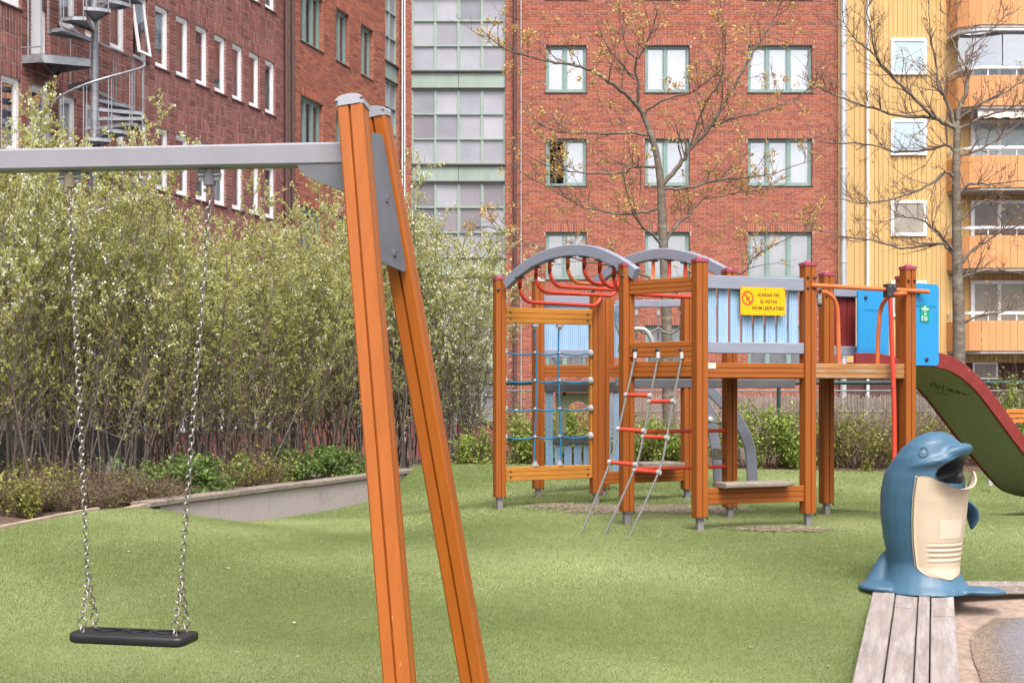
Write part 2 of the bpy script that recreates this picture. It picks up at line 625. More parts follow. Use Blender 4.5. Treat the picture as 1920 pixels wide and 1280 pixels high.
n = 170
cx, cy = rng.uniform(-3, 3.2, n), rng.uniform(5.6, 13, n)
kp = (cx > EDGE(0) + .403 * cy + .1) & ((cx - PLA.x) * PLN.x + (cy - PLA.y) * PLN.y < -.05)
cx, cy = cx[kp], cy[kp]
crumbs('leaf_litter', cx, cy, terrain_np(cx, cy) + .012, .013, mat('straw_fleck', [(0.42, 0.36, 0.24), (0.30, 0.22, 0.12), (0.55, 0.50, 0.38)], .9, .1, 20, rnd='attr'), 'dry straw-coloured leaf flecks strewn over the turf')
n = 22000
cy = rng.uniform(5.6, 7.9, n)
cx = np.array([pad_x(y)[0] for y in cy]) + np.abs(rng.normal(0, .09, n)) - .01
crumbs('trodden_sand', cx, cy, pit_z(cx, cy) + .012, .0045, mat('sand_grain', [(0.27, 0.19, 0.14), (0.33, 0.24, 0.18), (0.38, 0.29, 0.22)], .95, .15, 20, rnd='attr'), 'sand trodden over the edge of the grey asphalt pad')
M_plank = mat('weathered_plank', (0.27, 0.225, 0.21), 0.85, 0.22, 3, stretch=(9, .7, 9), rotz=R(17.6), bump=0.5, bscale=22, col2=(0.36, 0.325, 0.32), mask=(.5, .7, 2.2))
edge = thing('timber_edge', 'grey weathered plank edging running from the blue dolphin bin along the sand', 'edging', (PLA.x, PLA.y, -.2))
zA, zB = -.07, .105
def plank(o0, w, name='plank', split=None):
    segs = [(-2.2, 1.0)] if split is None else [(-2.2, split), (split + .004, 1.0)]
    for (t0, t1) in segs:
        L_ = (PLB - PLA).length
        c0 = PLA + PLD * (L_ * t0) + PLN * (o0 + w / 2)
        c1 = PLA + PLD * (L_ * t1) + PLN * (o0 + w / 2)
        z0, z1 = zA + (zB - zA) * max(t0, -.5), zA + (zB - zA) * t1
        dz = random.uniform(-.003, .003)
        MB().prism(rect(w, .045, .004), V(c0.x, c0.y, z0 - .0225 + dz), V(c1.x, c1.y, z1 - .0225 + dz), V(PLN.x, PLN.y, 0)).build('plank', M_plank, edge)
random.seed(5)
for o0, w, sp in ((0, .128, None), (.135, .125, .78), (.267, .062, None), (.336, .128, .70)):
    plank(o0, w, split=sp)
L_ = (PLB - PLA).length
for o0 in (.02, .44):
    c0, c1 = PLA - PLD * 2.2 + PLN * o0, PLA + PLD * L_ + PLN * o0
    MB().prism(rect(.045, .22, .003), V(c0.x, c0.y, zA - .16 - .05), V(c1.x, c1.y, zB - .16), V(PLN.x, PLN.y, 0)).build('side_board', M_plank, edge)
beam = thing('timber_beam', 'dark grey timber beam bordering the sand behind the dolphin bin', 'beam', (2.7, 8.3, 0))
MB().prism(rect(.15, .06, .006), V(2.25, 8.28, .093), V(7.9, 8.34, .093), V(0, 1, 0)).build('top_board', M_plank, beam)
MB().prism(rect(.05, .28, .006), V(2.56, 8.31, -.08), V(7.9, 8.36, -.08), V(0, 1, 0)).build('face_board', mat('dark_plank', (0.16, .125, .105), .9, .3, 5, stretch=(1, 6, 8), bump=.5), beam)

# ------------------------------------------------------------------ low granite wall with coping stones
M_gran = mat('granite_slab', (0.42, 0.36, 0.355), 0.8, 0.10, 45, bump=0.25, bscale=160, col2=(0.30, 0.25, 0.21), mask=(.56, .8, 2.2))
M_cope = mat('coping_stone', (0.23, 0.19, 0.16), 0.9, 0.25, 14, bump=0.6, bscale=70)
wall = thing('retaining_wall', 'low pale granite retaining wall with dark coping beside the shrubs', 'wall', (-2.2, 13.8, 0))
wd = V(.403, 1, 0).normalized()
wn = V(wd.y, -wd.x, 0)
def wp(Y, z, off=0):
    return V(EDGE(Y), Y, z) + wn * off
cuts = [11.62, 12.45, 13.25, 13.75, 14.3, 14.95, 15.45, 16.25]
for a, b in zip(cuts, cuts[1:]):
    MB().prism(rect(.08, .62, .004), wp(a + .003, 0, .0), wp(b - .003, 0, .0), wn).build('stone_slab', M_gran, wall)
cuts = [11.45, 13.9, 16.32]
for k, (a, b) in enumerate(zip(cuts, cuts[1:])):
    MB().prism(rect(.20, .05, .008), wp(a + .004, .333 - .006 * k, -.03), wp(b - .004, .333 - .004 * k, -.03), wn).build('coping', M_cope, wall)
MB().prism(rect(.05, .14, .006), wp(10.95, .24, -.02), wp(11.52, .28, .02), wn).build('end_block', mat('kerb_board', (.34, .26, .2), .9, .2, 10, bump=.3), wall)
kerb = MB()
ys = np.linspace(2.0, 10.93, 40)
kerb.sweep(rect(.04, .12, .004), [V(EDGE(y) - .02 + .03 * math.sin(y * 2), y, terrain(EDGE(y) + .03, y) - .035) for y in ys], V(1, 0, 0))
tag(kerb.build('bed_edging', MATS['kerb_board']), 'thin brown edging board between turf and bare soil on the left', 'edging')

# ------------------------------------------------------------------ buildings
def bricks_ramp(base, dark, light):
    return [dark, base, base, light, tuple(c * .8 for c in base), base, light]
RED = bricks_ramp((0.325, 0.100, 0.064), (0.22, 0.075, 0.055), (0.40, 0.135, 0.082))
RED2 = bricks_ramp((0.33, 0.115, 0.078), (0.20, 0.075, 0.058), (0.43, 0.16, 0.10))
MAR = bricks_ramp((0.235, 0.098, 0.085), (0.15, 0.065, 0.06), (0.31, 0.135, 0.115))
def brick_mats(name, ramp):
    return (mat(name + '_brick', ramp, 0.85, 0.16, 26, (1, 1, .45), rnd='attr', bump=.3, bscale=70, spec=.2, col2=tuple(c * .62 for c in ramp[1]), mask=(.54, .85, .9)), mat(name + '_single_brick', ramp, 0.85, 0.16, 26, rnd='object', bump=.3, bscale=70, spec=.2))
M_mort = mat('pale_mortar', (0.42, 0.29, 0.24), 0.95, 0.12, 12, bump=.2)
M_mortd = mat('left_mortar', (0.46, 0.37, 0.34), 0.95, 0.15, 12, bump=.2)
M_teal = mat('teal_paint', (0.205, 0.295, 0.27), 0.5, 0.08, 6)
M_mint = mat('mint_panel', (0.29, 0.365, 0.32), 0.5, 0.10, 2.5, stretch=(1, 1, .4))
M_white = mat('white_paint', (0.80, 0.79, 0.80), 0.45, 0.05, 5)
M_dark = mat('dark_room', (0.045, 0.042, 0.045), 0.9, 0.2, 1)
M_blind = mat('white_blind', (0.72, 0.72, 0.75), 0.7, 0.05, 2)
M_curt = mat('grey_curtain', (0.50, 0.48, 0.48), 0.8, 0.2, 14, stretch=(1, 1, .05))
M_brownpipe = mat('brown_pipe', (0.10, 0.052, 0.048), 0.45, 0.12, 5)
M_zinc = mat('zinc_pipe', (0.55, 0.56, 0.58), 0.38, 0.10, 4, metal=.55)
M_sill = mat('sill_metal', (0.07, 0.055, 0.055), 0.5, 0.1, 6)
G_clear = glass('window_glass', (0.86, 0.88, 0.9), 0.30)
G_side = glass('side_window_glass', (0.75, 0.77, 0.8), 0.28)

BRICK_MESH = {}
def brick_data(lw, lh, m, key, flip=False):
    k = (round(lw, 3), round(lh, 3), m.name, key)
    if k not in BRICK_MESH:
        mb = MB()
        d, c = .009, .003
        a = [(-lw / 2, 0, -lh / 2), (lw / 2, 0, -lh / 2), (lw / 2, 0, lh / 2), (-lw / 2, 0, lh / 2)]
        b = [(-lw / 2 + c, -d, -lh / 2 + c), (lw / 2 - c, -d, -lh / 2 + c), (lw / 2 - c, -d, lh / 2 - c), (-lw / 2 + c, -d, lh / 2 - c)]
        mb.add(a + b, [(4, 5, 6, 7), (0, 1, 5, 4), (1, 2, 6, 5), (2, 3, 7, 6), (3, 0, 4, 7)])
        me = mb.mesh('brick')
        me.materials.append(m)
        BRICK_MESH[k] = me
    return BRICK_MESH[k]

class Wall:
    """a wall face: O at the foot, u along, n out; keeps holes and bricks"""
    def __init__(s, O, u, n, L, z0, z1):
        s.O, s.u, s.n, s.L, s.z0, s.z1 = O, u, n, L, z0, z1
        s.holes = []
        s.rects = []      # bricks: (u0, u1, za, zb)
        s.blocked = []
    def P(s, a, z, out=0.0):
        return s.O + s.u * a + s.n * out + Vector((0, 0, z))
    def px(s, a, z):
        p = s.P(a, z)
        return (960 + p.x / p.y * F, HOR - (p.z - EYE) / p.y * F)
    def backing(s, parent, m, thick=.32, name='wall'):
        us = sorted({0, s.L} | {q for h in s.holes for q in h[:2]})
        zs = sorted({s.z0, s.z1} | {q for h in s.holes for q in h[2:]})
        us = [q for q in us if -1e-6 <= q <= s.L + 1e-6]
        zs = [q for q in zs if s.z0 - 1e-6 <= q <= s.z1 + 1e-6]
        def solid(i, j):
            if i < 0 or j < 0 or i >= len(us) - 1 or j >= len(zs) - 1:
                return False
            cu, cz = (us[i] + us[i + 1]) / 2, (zs[j] + zs[j + 1]) / 2
            return not any(h[0] < cu < h[1] and h[2] < cz < h[3] for h in s.holes)
        mb = MB()
        for i in range(len(us) - 1):
            for j in range(len(zs) - 1):
                if not solid(i, j):
                    continue
                a, b, c, d = us[i], us[i + 1], zs[j], zs[j + 1]
                for out in (0, -thick):
                    mb.add([s.P(a, c, out), s.P(b, c, out), s.P(b, d, out), s.P(a, d, out)], [(0, 1, 2, 3)])
                for (ni, nj, e) in ((i - 1, j, ((a, c), (a, d))), (i + 1, j, ((b, c), (b, d))), (i, j - 1, ((a, c), (b, c))), (i, j + 1, ((a, d), (b, d)))):
                    if not solid(ni, nj):
                        (p, q), (r, t) = e
                        mb.add([s.P(p, q, 0), s.P(r, t, 0), s.P(r, t, -thick), s.P(p, q, -thick)], [(0, 1, 2, 3)])
        o = mb.build(name, m, parent)
        fix_normals(o)
        return o
    def running(s, lb=.25, hb=.062, j=.013, zmin=None, ua=0, ub=None):
        ub = s.L if ub is None else ub
        zmin = s.z0 if zmin is None else zmin
        k = 0
        z = zmin
        blocks = s.holes + s.blocked
        while z + hb < s.z1:
            row = [b for b in blocks if b[2] < z + hb - .004 and b[3] > z + .004]
            a = ua - (lb + j) * ((k % 2) * .5 + random.choice((0, .25)) * (k % 3 == 2))
            while a < ub:
                q0, q1 = max(a, ua), min(a + lb, ub)
                segs = [(q0, q1)]
                for h in row:
                    new = []
                    for (p, q) in segs:
                        if h[1] <= p or h[0] >= q:
                            new.append((p, q))
                        else:
                            if h[0] - p > .03:
                                new.append((p, h[0]))
                            if q - h[1] > .03:
                                new.append((h[1], q))
                    segs = new
                for (p, q) in segs:
                    if q - p > .03:
                        s.rects.append((p, q, z, z + hb))
                a += lb + j
            z += hb + j
            k += 1
    def soldiers(s, a, b, za, zb, wb=.062, j=.013):
        n = max(1, round((b - a) / (wb + j)))
        st = (b - a) / n
        for i in range(n):
            s.rects.append((a + i * st + j / 2, a + (i + 1) * st - j / 2, za + j / 2, zb - j / 2))
    def emit(s, parent, ms, picks=300, want=lambda x, y: True, rough=0.004):
        """the bricks that show largest become objects, the rest one joined part"""
        full = {}
        order = []
        for i, (a, b, c, d) in enumerate(s.rects):
            x, y = s.px((a + b) / 2, (c + d) / 2)
            if want(x, y) and ((b - a) > .2 or (d - c) > .2):
                p = s.P((a + b) / 2, (c + d) / 2)
                order.append(((p - Vector((0, 0, EYE))).length, i))
        order.sort()
        chosen = {i for _, i in order[:picks]}
        mb = MB()
        dd, cc = .009, .003
        rot = math.atan2(s.u.y, s.u.x)
        po = worg(parent)
        for i, (a, b, c, d) in enumerate(s.rects):
            r = random.uniform(-rough, rough) * .6
            if i in chosen:
                o = bpy.data.objects.new('brick', brick_data(b - a, d - c, ms[1], 0))
                o.location = s.P((a + b) / 2, (c + d) / 2, r) - po
                o.rotation_euler = (0, 0, rot)
                o.parent = parent
                COL.objects.link(o)
                continue
            mb.cur = random.random() * .998 + .001
            e = [s.P(a, c, 0), s.P(b, c, 0), s.P(b, d, 0), s.P(a, d, 0)]
            f = [s.P(a + cc, c + cc, dd + r), s.P(b - cc, c + cc, dd + r), s.P(b - cc, d - cc, dd + r), s.P(a + cc, d - cc, dd + r)]
            mb.add(e + f, [(4, 5, 6, 7), (0, 1, 5, 4), (1, 2, 6, 5), (2, 3, 7, 6), (3, 0, 4, 7)])
        # bricks turning the corner into each opening
        for (a, b, c, d) in s.holes:
            z = c
            while z < d - .02 and b - a < 2.5:
                zt_ = min(z + .062, d)
                for (e, sg_) in ((a, 1), (b, -1)):
                    mb.cur = random.random() * .998 + .001
                    x_ = e + .005 * sg_
                    mb.add([s.P(x_, z, .006), s.P(x_, z, -.115), s.P(x_, zt_, -.115), s.P(x_, zt_, .006)], [(0, 1, 2, 3)])
                z += .075
        mb.build('brickwork', ms[0], parent, kind='stuff')

def obar(mb, w, a0, a1, z0, z1, o0, o1):
    """box in wall coordinates"""
    pts = [w.P(a, z, o) for a in (a0, a1) for o in (o0, o1) for z in (z0, z1)]
    mb.add(pts, [(0, 1, 3, 2), (4, 6, 7, 5), (0, 4, 5, 1), (2, 3, 7, 6), (0, 2, 6, 4), (1, 5, 7, 3)])

def window(w, parent, a0, a1, z0, z1, splits=(.5,), fm=None, fr=.07, set_=.09, blind='blind', gl=None, name='window', sill=True, drop=1.0, frame_depth=.07, skip=None, sash=0.035):
    """frame > panes, blind, sill"""
    fm = fm or M_teal
    gl = gl or G_clear
    mb = MB()
    o0, o1 = -set_ - frame_depth, -set_
    obar(mb, w, a0, a0 + fr, z0, z1, o0, o1)
    obar(mb, w, a1 - fr, a1, z0, z1, o0, o1)
    obar(mb, w, a0 + fr, a1 - fr, z0, z0 + fr, o0, o1)
    obar(mb, w, a0 + fr, a1 - fr, z1 - fr, z1, o0, o1)
    cuts = [a0 + fr] + [a0 + (a1 - a0) * q for q in splits] + [a1 - fr]
    for q in splits:
        c = a0 + (a1 - a0) * q
        obar(mb, w, c - fr * .55, c + fr * .55, z0 + fr, z1 - fr, o0, o1 + .004)
    fo = mb.build(name, fm, parent)
    fix_normals(fo)
    n = len(cuts) - 1
    for i in range(n):
        if skip is not None and i in skip:
            continue
        p = cuts[i] + (fr * .55 if i else 0)
        q = cuts[i + 1] - (fr * .55 if i < n - 1 else 0)
        if sash:
            sb = MB()
            ss = sash
            za, zb = z0 + fr, z1 - fr
            obar(sb, w, p + .003, p + ss, za + .003, zb - .003, o0 + .01, o1 - .015)
            obar(sb, w, q - ss, q - .003, za + .003, zb - .003, o0 + .01, o1 - .015)
            obar(sb, w, p + ss, q - ss, za + .003, za + ss, o0 + .01, o1 - .015)
            obar(sb, w, p + ss, q - ss, zb - ss, zb - .003, o0 + .01, o1 - .015)
            sb.build('sash', fm, fo)
        else:
            ss = 0
        g_ = MB()
        obar(g_, w, p + ss, q - ss, z0 + fr + ss, z1 - fr - ss, o0 + .025, o0 + .031)
        g_.build('pane', gl, fo)
        if blind:
            bb = MB()
            hgt = (z1 - z0 - 2 * fr) * drop
            zt, zb = z1 - fr, z1 - fr - hgt
            if blind == 'blind':
                k = max(4, int(hgt / .045))
                for t in range(k):
                    z = zt - (t + .5) * hgt / k
                    pts = [w.P(p, z - .026, o0 - .075), w.P(q, z - .026, o0 - .075), w.P(q, z + .026, o0 - .06), w.P(p, z + .026, o0 - .06)]
                    bb.add(pts, [(0, 1, 2, 3)])
                bb.build('blind', M_blind, fo)
            else:
                k = 14
                for t in range(k):
                    x0, x1 = p + (q - p) * t / k, p + (q - p) * (t + 1) / k
                    d0, d1 = (.02 if t % 2 else 0), (0 if t % 2 else .02)
                    bb.add([w.P(x0, zb, o0 - .06 - d0), w.P(x1, zb, o0 - .06 - d1), w.P(x1, zt, o0 - .06 - d1), w.P(x0, zt, o0 - .06 - d0)], [(0, 1, 2, 3)])
                bb.build('curtain', M_curt if blind == 'curtain' else M_blind, fo)
    if sill:
        sb = MB()
        obar(sb, w, a0 - .03, a1 + .03, z0 - .035, z0 - .005, -set_ - .02, .035)
        so_ = sb.build('sill', M_sill, fo)
        fix_normals(so_)
    return fo

def core(parent, w, depth, gap, top, name='interior'):
    """dark rooms behind the windows and a roof that shuts the light out"""
    mb = MB()
    a, b = -.0, w.L
    z0, z1 = w.z0, w.z1
    obar(mb, w, a, b, z0, z1 - .02, -gap - depth, -gap)
    o = mb.build(name, M_dark, parent)
    fix_normals(o)
    r = MB()
    obar(r, w, a - .1, b + .1, z1, z1 + .3, -gap - depth, .1)
    o = r.build('roof', M_sill, parent)
    fix_normals(o)
    # end walls and floor slabs between facade and core
    e = MB()
    for x in (a + .01, b - .01):
        obar(e, w, x - .01, x + .01, z0, z1, -gap, -.30)
    o = e.build('party_wall', M_dark, parent)
    fix_normals(o)

random.seed(11)
# ---- red brick block facing the playground, with glazed stair bay and a wing to the left
BASE = -.75
blk = thing('brick_building', 'orange-red brick apartment block with teal windows and glazed mint-green stairwell', 'building', (3, 40, BASE))
fr_ = Wall(V(-3.28, 40, 0), V(1, 0, 0), V(0, -1, 0), 13.07, BASE, 16.5)
XU = lambda x: (x - 960) / 62.5 + 3.28
ZY = lambda y: EYE + (HOR - y) / 62.5
cols = [(1023, 1100, (.47,)), (1209, 1293, (.46,)), (1402, 1523, (.31, .64))]
rows = [(ZY(85) + 2.8 * (1 - k)) for k in range(6)]
sa, sb_ = XU(772), XU(947)
fr_.holes.append((sa, sb_, .30, 16.5))
for k, zt in enumerate(rows):
    if zt - 1.41 < 0:
        continue
    for (x0, x1, sp) in cols:
        fr_.holes.append((XU(x0), XU(x1), zt - 1.41, zt))
        zs_ = BASE + math.ceil((zt + .21 - BASE) / .075) * .075
        fr_.blocked.append((XU(x0) - .04, XU(x1) + .04, zt - .08, zs_ - .005))
        fr_.soldiers(XU(x0) - .04, XU(x1) + .04, zt, zs_ - .005)
fr_.running()
fr_.backing(blk, M_mort)
ms = brick_mats('red', RED)
fr_.emit(blk, ms, 300, lambda x, y: 980 < x < 1560 and 180 < y < 480)
core(blk, fr_, 8, 1.3, 16.5)
for k, zt in enumerate(rows):
    if zt - 1.41 < 0:
        continue
    for ci, (x0, x1, sp) in enumerate(cols):
        op = (k == 2 and ci == 0)
        bl = {0: 'sheet', 1: 'sheet', 2: 'sheet' if ci != 1 else 'blind'}.get(k, 'blind' if ci != 0 else 'curtain')
        wo = window(fr_, blk, XU(x0), XU(x1), zt - 1.41, zt, sp, M_teal, .075, .10, blind=bl, skip=(0,) if op else None)
        if op:   # the left sash stands open into the dark room
            mb = MB()
            h0 = XU(x0) + .08
            hd = (fr_.u * .30 - fr_.n * .62).normalized()
            for (s0, s1, t0, t1) in ((0, .05, 0, 1.25), (.50, .55, 0, 1.25), (.05, .5, 0, .05), (.05, .5, 1.2, 1.25)):
                p = fr_.P(h0, zt - 1.33, -.17)
                q = [p + hd * s_ + V(0, 0, t_) for s_, t_ in ((s0, t0), (s1, t0), (s1, t1), (s0, t1))]
                mb.poly(q, fr_.u * .04)
            mb.build('open_sash', M_teal, wo)
# glazing of the stair bay
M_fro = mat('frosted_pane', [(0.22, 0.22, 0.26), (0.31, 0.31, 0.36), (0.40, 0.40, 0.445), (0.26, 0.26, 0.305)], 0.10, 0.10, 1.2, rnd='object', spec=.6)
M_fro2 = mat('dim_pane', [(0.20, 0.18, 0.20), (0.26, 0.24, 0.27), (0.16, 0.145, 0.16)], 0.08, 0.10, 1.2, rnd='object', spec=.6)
def glazing(w, parent, a0, a1, ncol, bands, fr=.046, plinth=True):
    top = bands[0][0]
    for (zt, zb, nr) in bands:
        mb = MB()
        o0, o1 = -.16, -.07
        cw = (a1 - a0) / ncol
        rh = (zt - zb) / nr
        for i in range(ncol + 1):
            c = min(max(a0 + cw * i, a0 + fr / 2), a1 - fr / 2)
            obar(mb, w, c - fr * .6, c + fr * .6, zb, zt, o0, o1)
        for j in range(nr + 1):
            c = min(max(zb + rh * j, zb + fr / 2), zt - fr / 2)
            obar(mb, w, a0 + .002, a1 - .002, c - fr / 2, c + fr / 2, o0 + .004, o1 + .006)
        fo = mb.build('glazing_frame', M_mint, parent)
        fix_normals(fo)
        for i in range(ncol):
            for j in range(nr):
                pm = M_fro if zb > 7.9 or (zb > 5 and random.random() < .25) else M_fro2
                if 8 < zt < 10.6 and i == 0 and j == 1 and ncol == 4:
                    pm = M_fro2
                g_ = MB()
                obar(g_, w, a0 + cw * i + fr * .6, a0 + cw * (i + 1) - fr * .6, zb + rh * j + fr * .5, zb + rh * (j + 1) - fr * .5, -.135, -.125)
                g_.build('pane', pm, fo)
                e = MB()      # thin inner casement bead
                obar(e, w, a0 + cw * i + fr * .6, a0 + cw * i + fr * .6 + .03, zb + rh * j + fr * .5, zb + rh * (j + 1) - fr * .5, -.13, -.10)
                e.build('casement_bead', M_mint, fo)
    zs = [b for b in bands]
    for (b1, b2) in zip(zs, zs[1:]):
        mid = (a0 + a1) / 2
        for (p, q) in ((a0, mid), (mid, a1)) if ncol > 2 else ((a0, a1),):
            mb = MB()
            obar(mb, w, p + .006, q - .006, b2[0] + .03, b1[1] - .05, -.15, -.05)
            fix_normals(mb.build('spandrel_panel', M_mint, parent))
        mb = MB()
        obar(mb, w, a0 - .02, a1 + .02, b1[1] - .055, b1[1] - .01, -.15, .03)
        obar(mb, w, a0 - .02, a1 + .02, b2[0], b2[0] + .03, -.15, .0)
        fix_normals(mb.build('spandrel_flashing', M_sill, parent))
bands = [(10.32 + 2.8 * k, 8.07 + 2.8 * k, 3) for k in (2, 1, 0, -1, -2)] + [(1.92, .34, 2)]
bands[0] = (16.3, 13.67, 3)
glazing(fr_, blk, sa, sb_, 4, bands)
pl = MB()
obar(pl, fr_, sa - .02, sb_ + .02, BASE, .295, -.1, .03)
fix_normals(pl.build('plinth', mat('red_plinth', (.22, .045, .05), .7, .1, 4), blk))
def pipe(parent, pts, r, m, name, collars=()):
    o = MB().tube(pts, r, 12).build(name, m, parent)
    for z in collars:
        p = Vector((pts[0].x, pts[0].y, z))
        MB().tube([p - V(0, 0, .03), p + V(0, 0, .03)], r * 1.22, 12).build('pipe_collar', m, o)
    return o
pipe(blk, [V(.08, 39.86, BASE), V(.08, 39.86, 16.4)], .055, M_brownpipe, 'downpipe', [1.2 + 2.8 * k for k in range(6)])
pipe(blk, [V(.27, 39.95, BASE), V(.27, 39.95, 16.4)], .018, M_zinc, 'conduit')
pipe(blk, [V(9.87, 39.7, BASE), V(9.87, 39.7, 16.4)], .095, M_zinc, 'downpipe', [2.3 + 2.8 * k for k in range(6)])

# wing receding to the left
UD = V(.308, 1, 0).normalized()
UN = V(UD.y, -UD.x, 0)
YX = lambda x: 15.6 / (.308 - (x - 960) / F)
wg = Wall(V(-15.6 + .308 * 32.95, 32.95, 0), UD, UN, (40.0 - 32.95) / UD.y, BASE, 16.5)
WU = lambda x: (YX(x) - 32.95) / UD.y
ga, gb = WU(722), WU(747)
wg.holes.append((ga, gb, .3, 16.5))
wcols = [(563, 606, (.36, .68)), (630, 655, (.5,)), (676, 700, (.5,))]
for (x0, x1, sp) in wcols:
    for k in range(-1, 5):
        zt = 11.47 - 2.77 * k
        if zt - 1.41 < 0:
            continue
        a, b = WU(x0), WU(x1)
        wg.holes.append((a, b, zt - 1.41, zt))
        zs_ = BASE + math.ceil((zt + .21 - BASE) / .075) * .075
        wg.blocked.append((a - .04, b + .04, zt - .08, zs_ - .005))
        wg.soldiers(a - .04, b + .04, zt, zs_ - .005)
wg.running()
wg.backing(blk, M_mort, name='wing_wall')
wg.emit(blk, brick_mats('wing', RED2), 250, lambda x, y: 550 < x < 722 and 0 < y < 260)
core(blk, wg, 6, 1.2, 16.5, 'wing_interior')
for (x0, x1, sp) in wcols:
    for k in range(-1, 5):
        zt = 11.47 - 2.77 * k
        if zt - 1.41 < 0:
            continue
        window(wg, blk, WU(x0), WU(x1), zt - 1.41, zt, sp, M_teal, .07, .11, blind='sheet', gl=G_side)
glazing(wg, blk, ga, gb, 2, [(b[0] + .02, b[1] + .02, b[2]) for b in bands])
for q, (off, r) in enumerate(((.30, .03), (.22, .02), (.13, .02))):
    pp = wg.P(gb + off - .02, 0, .08)
    pipe(blk, [pp + V(0, 0, BASE), pp + V(0, 0, 16.3)], r, M_white if q != 1 else M_sill, 'cable_conduit')

# ---- darker maroon block on the far left: bays of upright stacked bricks between piers
lb_ = thing('maroon_building', 'dark maroon brick office block with narrow white windows in rows', 'building', (-8, 26, BASE))
L0 = 15.0
lw = Wall(V(-15.6 + .308 * L0, L0, 0), UD, UN, (32.62 - L0) / UD.y, BASE, 15.5)
LU = lambda y: (y - L0) / UD.y
u0 = LU(27.09)
BW, BS = .53, .79
zrows = [14.13, 11.64, 9.15, 6.66, 4.17, 1.68]
dooru = None
LX = []
for i in range(-15, 7):
    a = u0 + BS * i
    b = a + BW
    if a < .2:
        continue
    LX.append((i, a, b))
    prev = 15.5
    for zt in zrows:
        zb = zt - 1.27
        door = (i == -5 and abs(zt - 9.15) < .01)
        if door:
            zb = 7.12
        lw.holes.append((a, b, zb, zt))
        nr = max(1, round((prev - zt) / .25))
        st = (prev - zt) / nr
        for r_ in range(nr):
            lw.soldiers(a, b, zt + st * r_, zt + st * (r_ + 1), .060, .016)
        prev = zb
    # pier beside the window: one brick wide
    z = BASE
    while z < 15.4:
        lw.rects.append((b + .008, a + BS - .008, z, z + .063))
        z += .075
    nr = 4
    for r_ in range(nr):
        lw.soldiers(a, b, -.6 + .24 * r_, -.6 + .24 * (r_ + 1), .063, .012)
z = BASE
a = LX[-1][1] + BS
while z < 15.4:
    if a + .05 < lw.L - .01:
        lw.rects.append((a, lw.L - .005, z, z + .063))
    z += .075
lw.backing(lb_, M_mortd, .3)
lw.emit(lb_, brick_mats('maroon', MAR), 300, lambda x, y: 190 < x < 530 and 0 < y < 400)
core(lb_, lw, 6, 1.2, 15.5)
for (i, a, b) in LX:
    for zt in zrows:
        if a < LU(19.5) and zt > 5:
            continue
        if i == -5 and abs(zt - 9.15) < .01:
            mb = MB()
            obar(mb, lw, a + .02, b - .02, 7.14, 9.13, -.14, -.08)
            d = mb.build('door', M_white, lb_)
            fix_normals(d)
            h = MB()
            obar(h, lw, b - .10, b - .06, 8.05, 8.25, -.08, -.04)
            h.build('door_handle', M_sill, d)
            continue
        tilt = (i == -1 and zt in (9.15, 6.66))
        wo = window(lw, lb_, a, b, zt - 1.27, zt, (), M_white, .075, .045, blind='curtain' if (i * 7 + int(zt)) % 3 else 'blind', gl=G_side, skip=(0,) if tilt else None, sash=.035)
        if tilt:   # top-hung sash pushed out at the bottom
            mb, gp = MB(), MB()
            top = lw.P(a + .05, zt - .06, -.10)
            dn = (V(0, 0, -1) + UN * .16).normalized()
            ww, hh = BW - .10, 1.13
            for (s0, s1, t0, t1) in ((0, .05, 0, hh), (ww - .05, ww, 0, hh), (.05, ww - .05, 0, .05), (.05, ww - .05, hh - .05, hh)):
                mb.poly([top + UD * s_ + dn * t_ for s_, t_ in ((s0, t0), (s1, t0), (s1, t1), (s0, t1))], UN * .045)
            sx = mb.build('open_sash', M_white, wo)
            gp.poly([top + UD * s_ + dn * t_ + UN * .02 for s_, t_ in ((.05, .05), (ww - .05, .05), (ww - .05, hh - .05), (.05, hh - .05))], UN * .005)
            gp.build('pane', G_side, wo)
for q, off in enumerate((-.06, .28)):
    pp = lw.P(lw.L + off, 0, .07)
    pipe(lb_, [pp + V(0, 0, BASE), pp + V(0, 0, 15.3)], .052, M_brownpipe, 'downpipe')

# ---- yellow block with orange balconies on the right
M_yel = mat('yellow_sheet', (0.60, 0.385, 0.155), 0.55, 0.05, 2, stretch=(1, 1, .3))
M_ora = mat('orange_sheet', (0.62, 0.29, 0.12), 0.55, 0.05, 2, stretch=(1, 1, .3))
yb = thing('yellow_building', 'yellow ribbed-metal apartment block with orange balconies', 'building', (16, 45, BASE))
yw = Wall(V(9.6, 45, 0), V(1, 0, 0), V(0, -1, 0), 15.0, BASE, 17.0)
YU = lambda x: (x - 960) * 45 / F - 9.6
YZ = lambda y: EYE + (HOR - y) * 45 / F
mb = MB()
obar(mb, yw, 0, yw.L, 2.2, 17, -.3, 0)
fix_normals(mb.build('wall', M_yel, yb))
mb = MB()
obar(mb, yw, 0, yw.L, BASE, 2.2, -.3, -.06)
fix_normals(mb.build('base_wall', mat('dark_brick_base', (.10, .045, .04), .9, .25, 20, bump=.4), yb))
mb = MB()
a = YU(1601)
k = 0
while a < yw.L - .1:
    wdt = .10 if k % 3 else .15
    if not (abs(a - YU(1627)) < .05):
        pr = [yw.P(a, 2.2, 0), yw.P(a + .018, 2.2, .028), yw.P(a + wdt - .018, 2.2, .028), yw.P(a + wdt, 2.2, 0)]
        mb.add(pr + [p + V(0, 0, 14.8) for p in pr], [(i, i + 1, i + 5, i + 4) for i in range(3)])
    a += wdt + .045
    k += 1
mb.build('cladding_rib', M_yel, yb, kind='stuff')
mb = MB()
obar(mb, yw, 0, yw.L, 17, 17.4, -6, .2)
fix_normals(mb.build('roof', M_sill, yb))
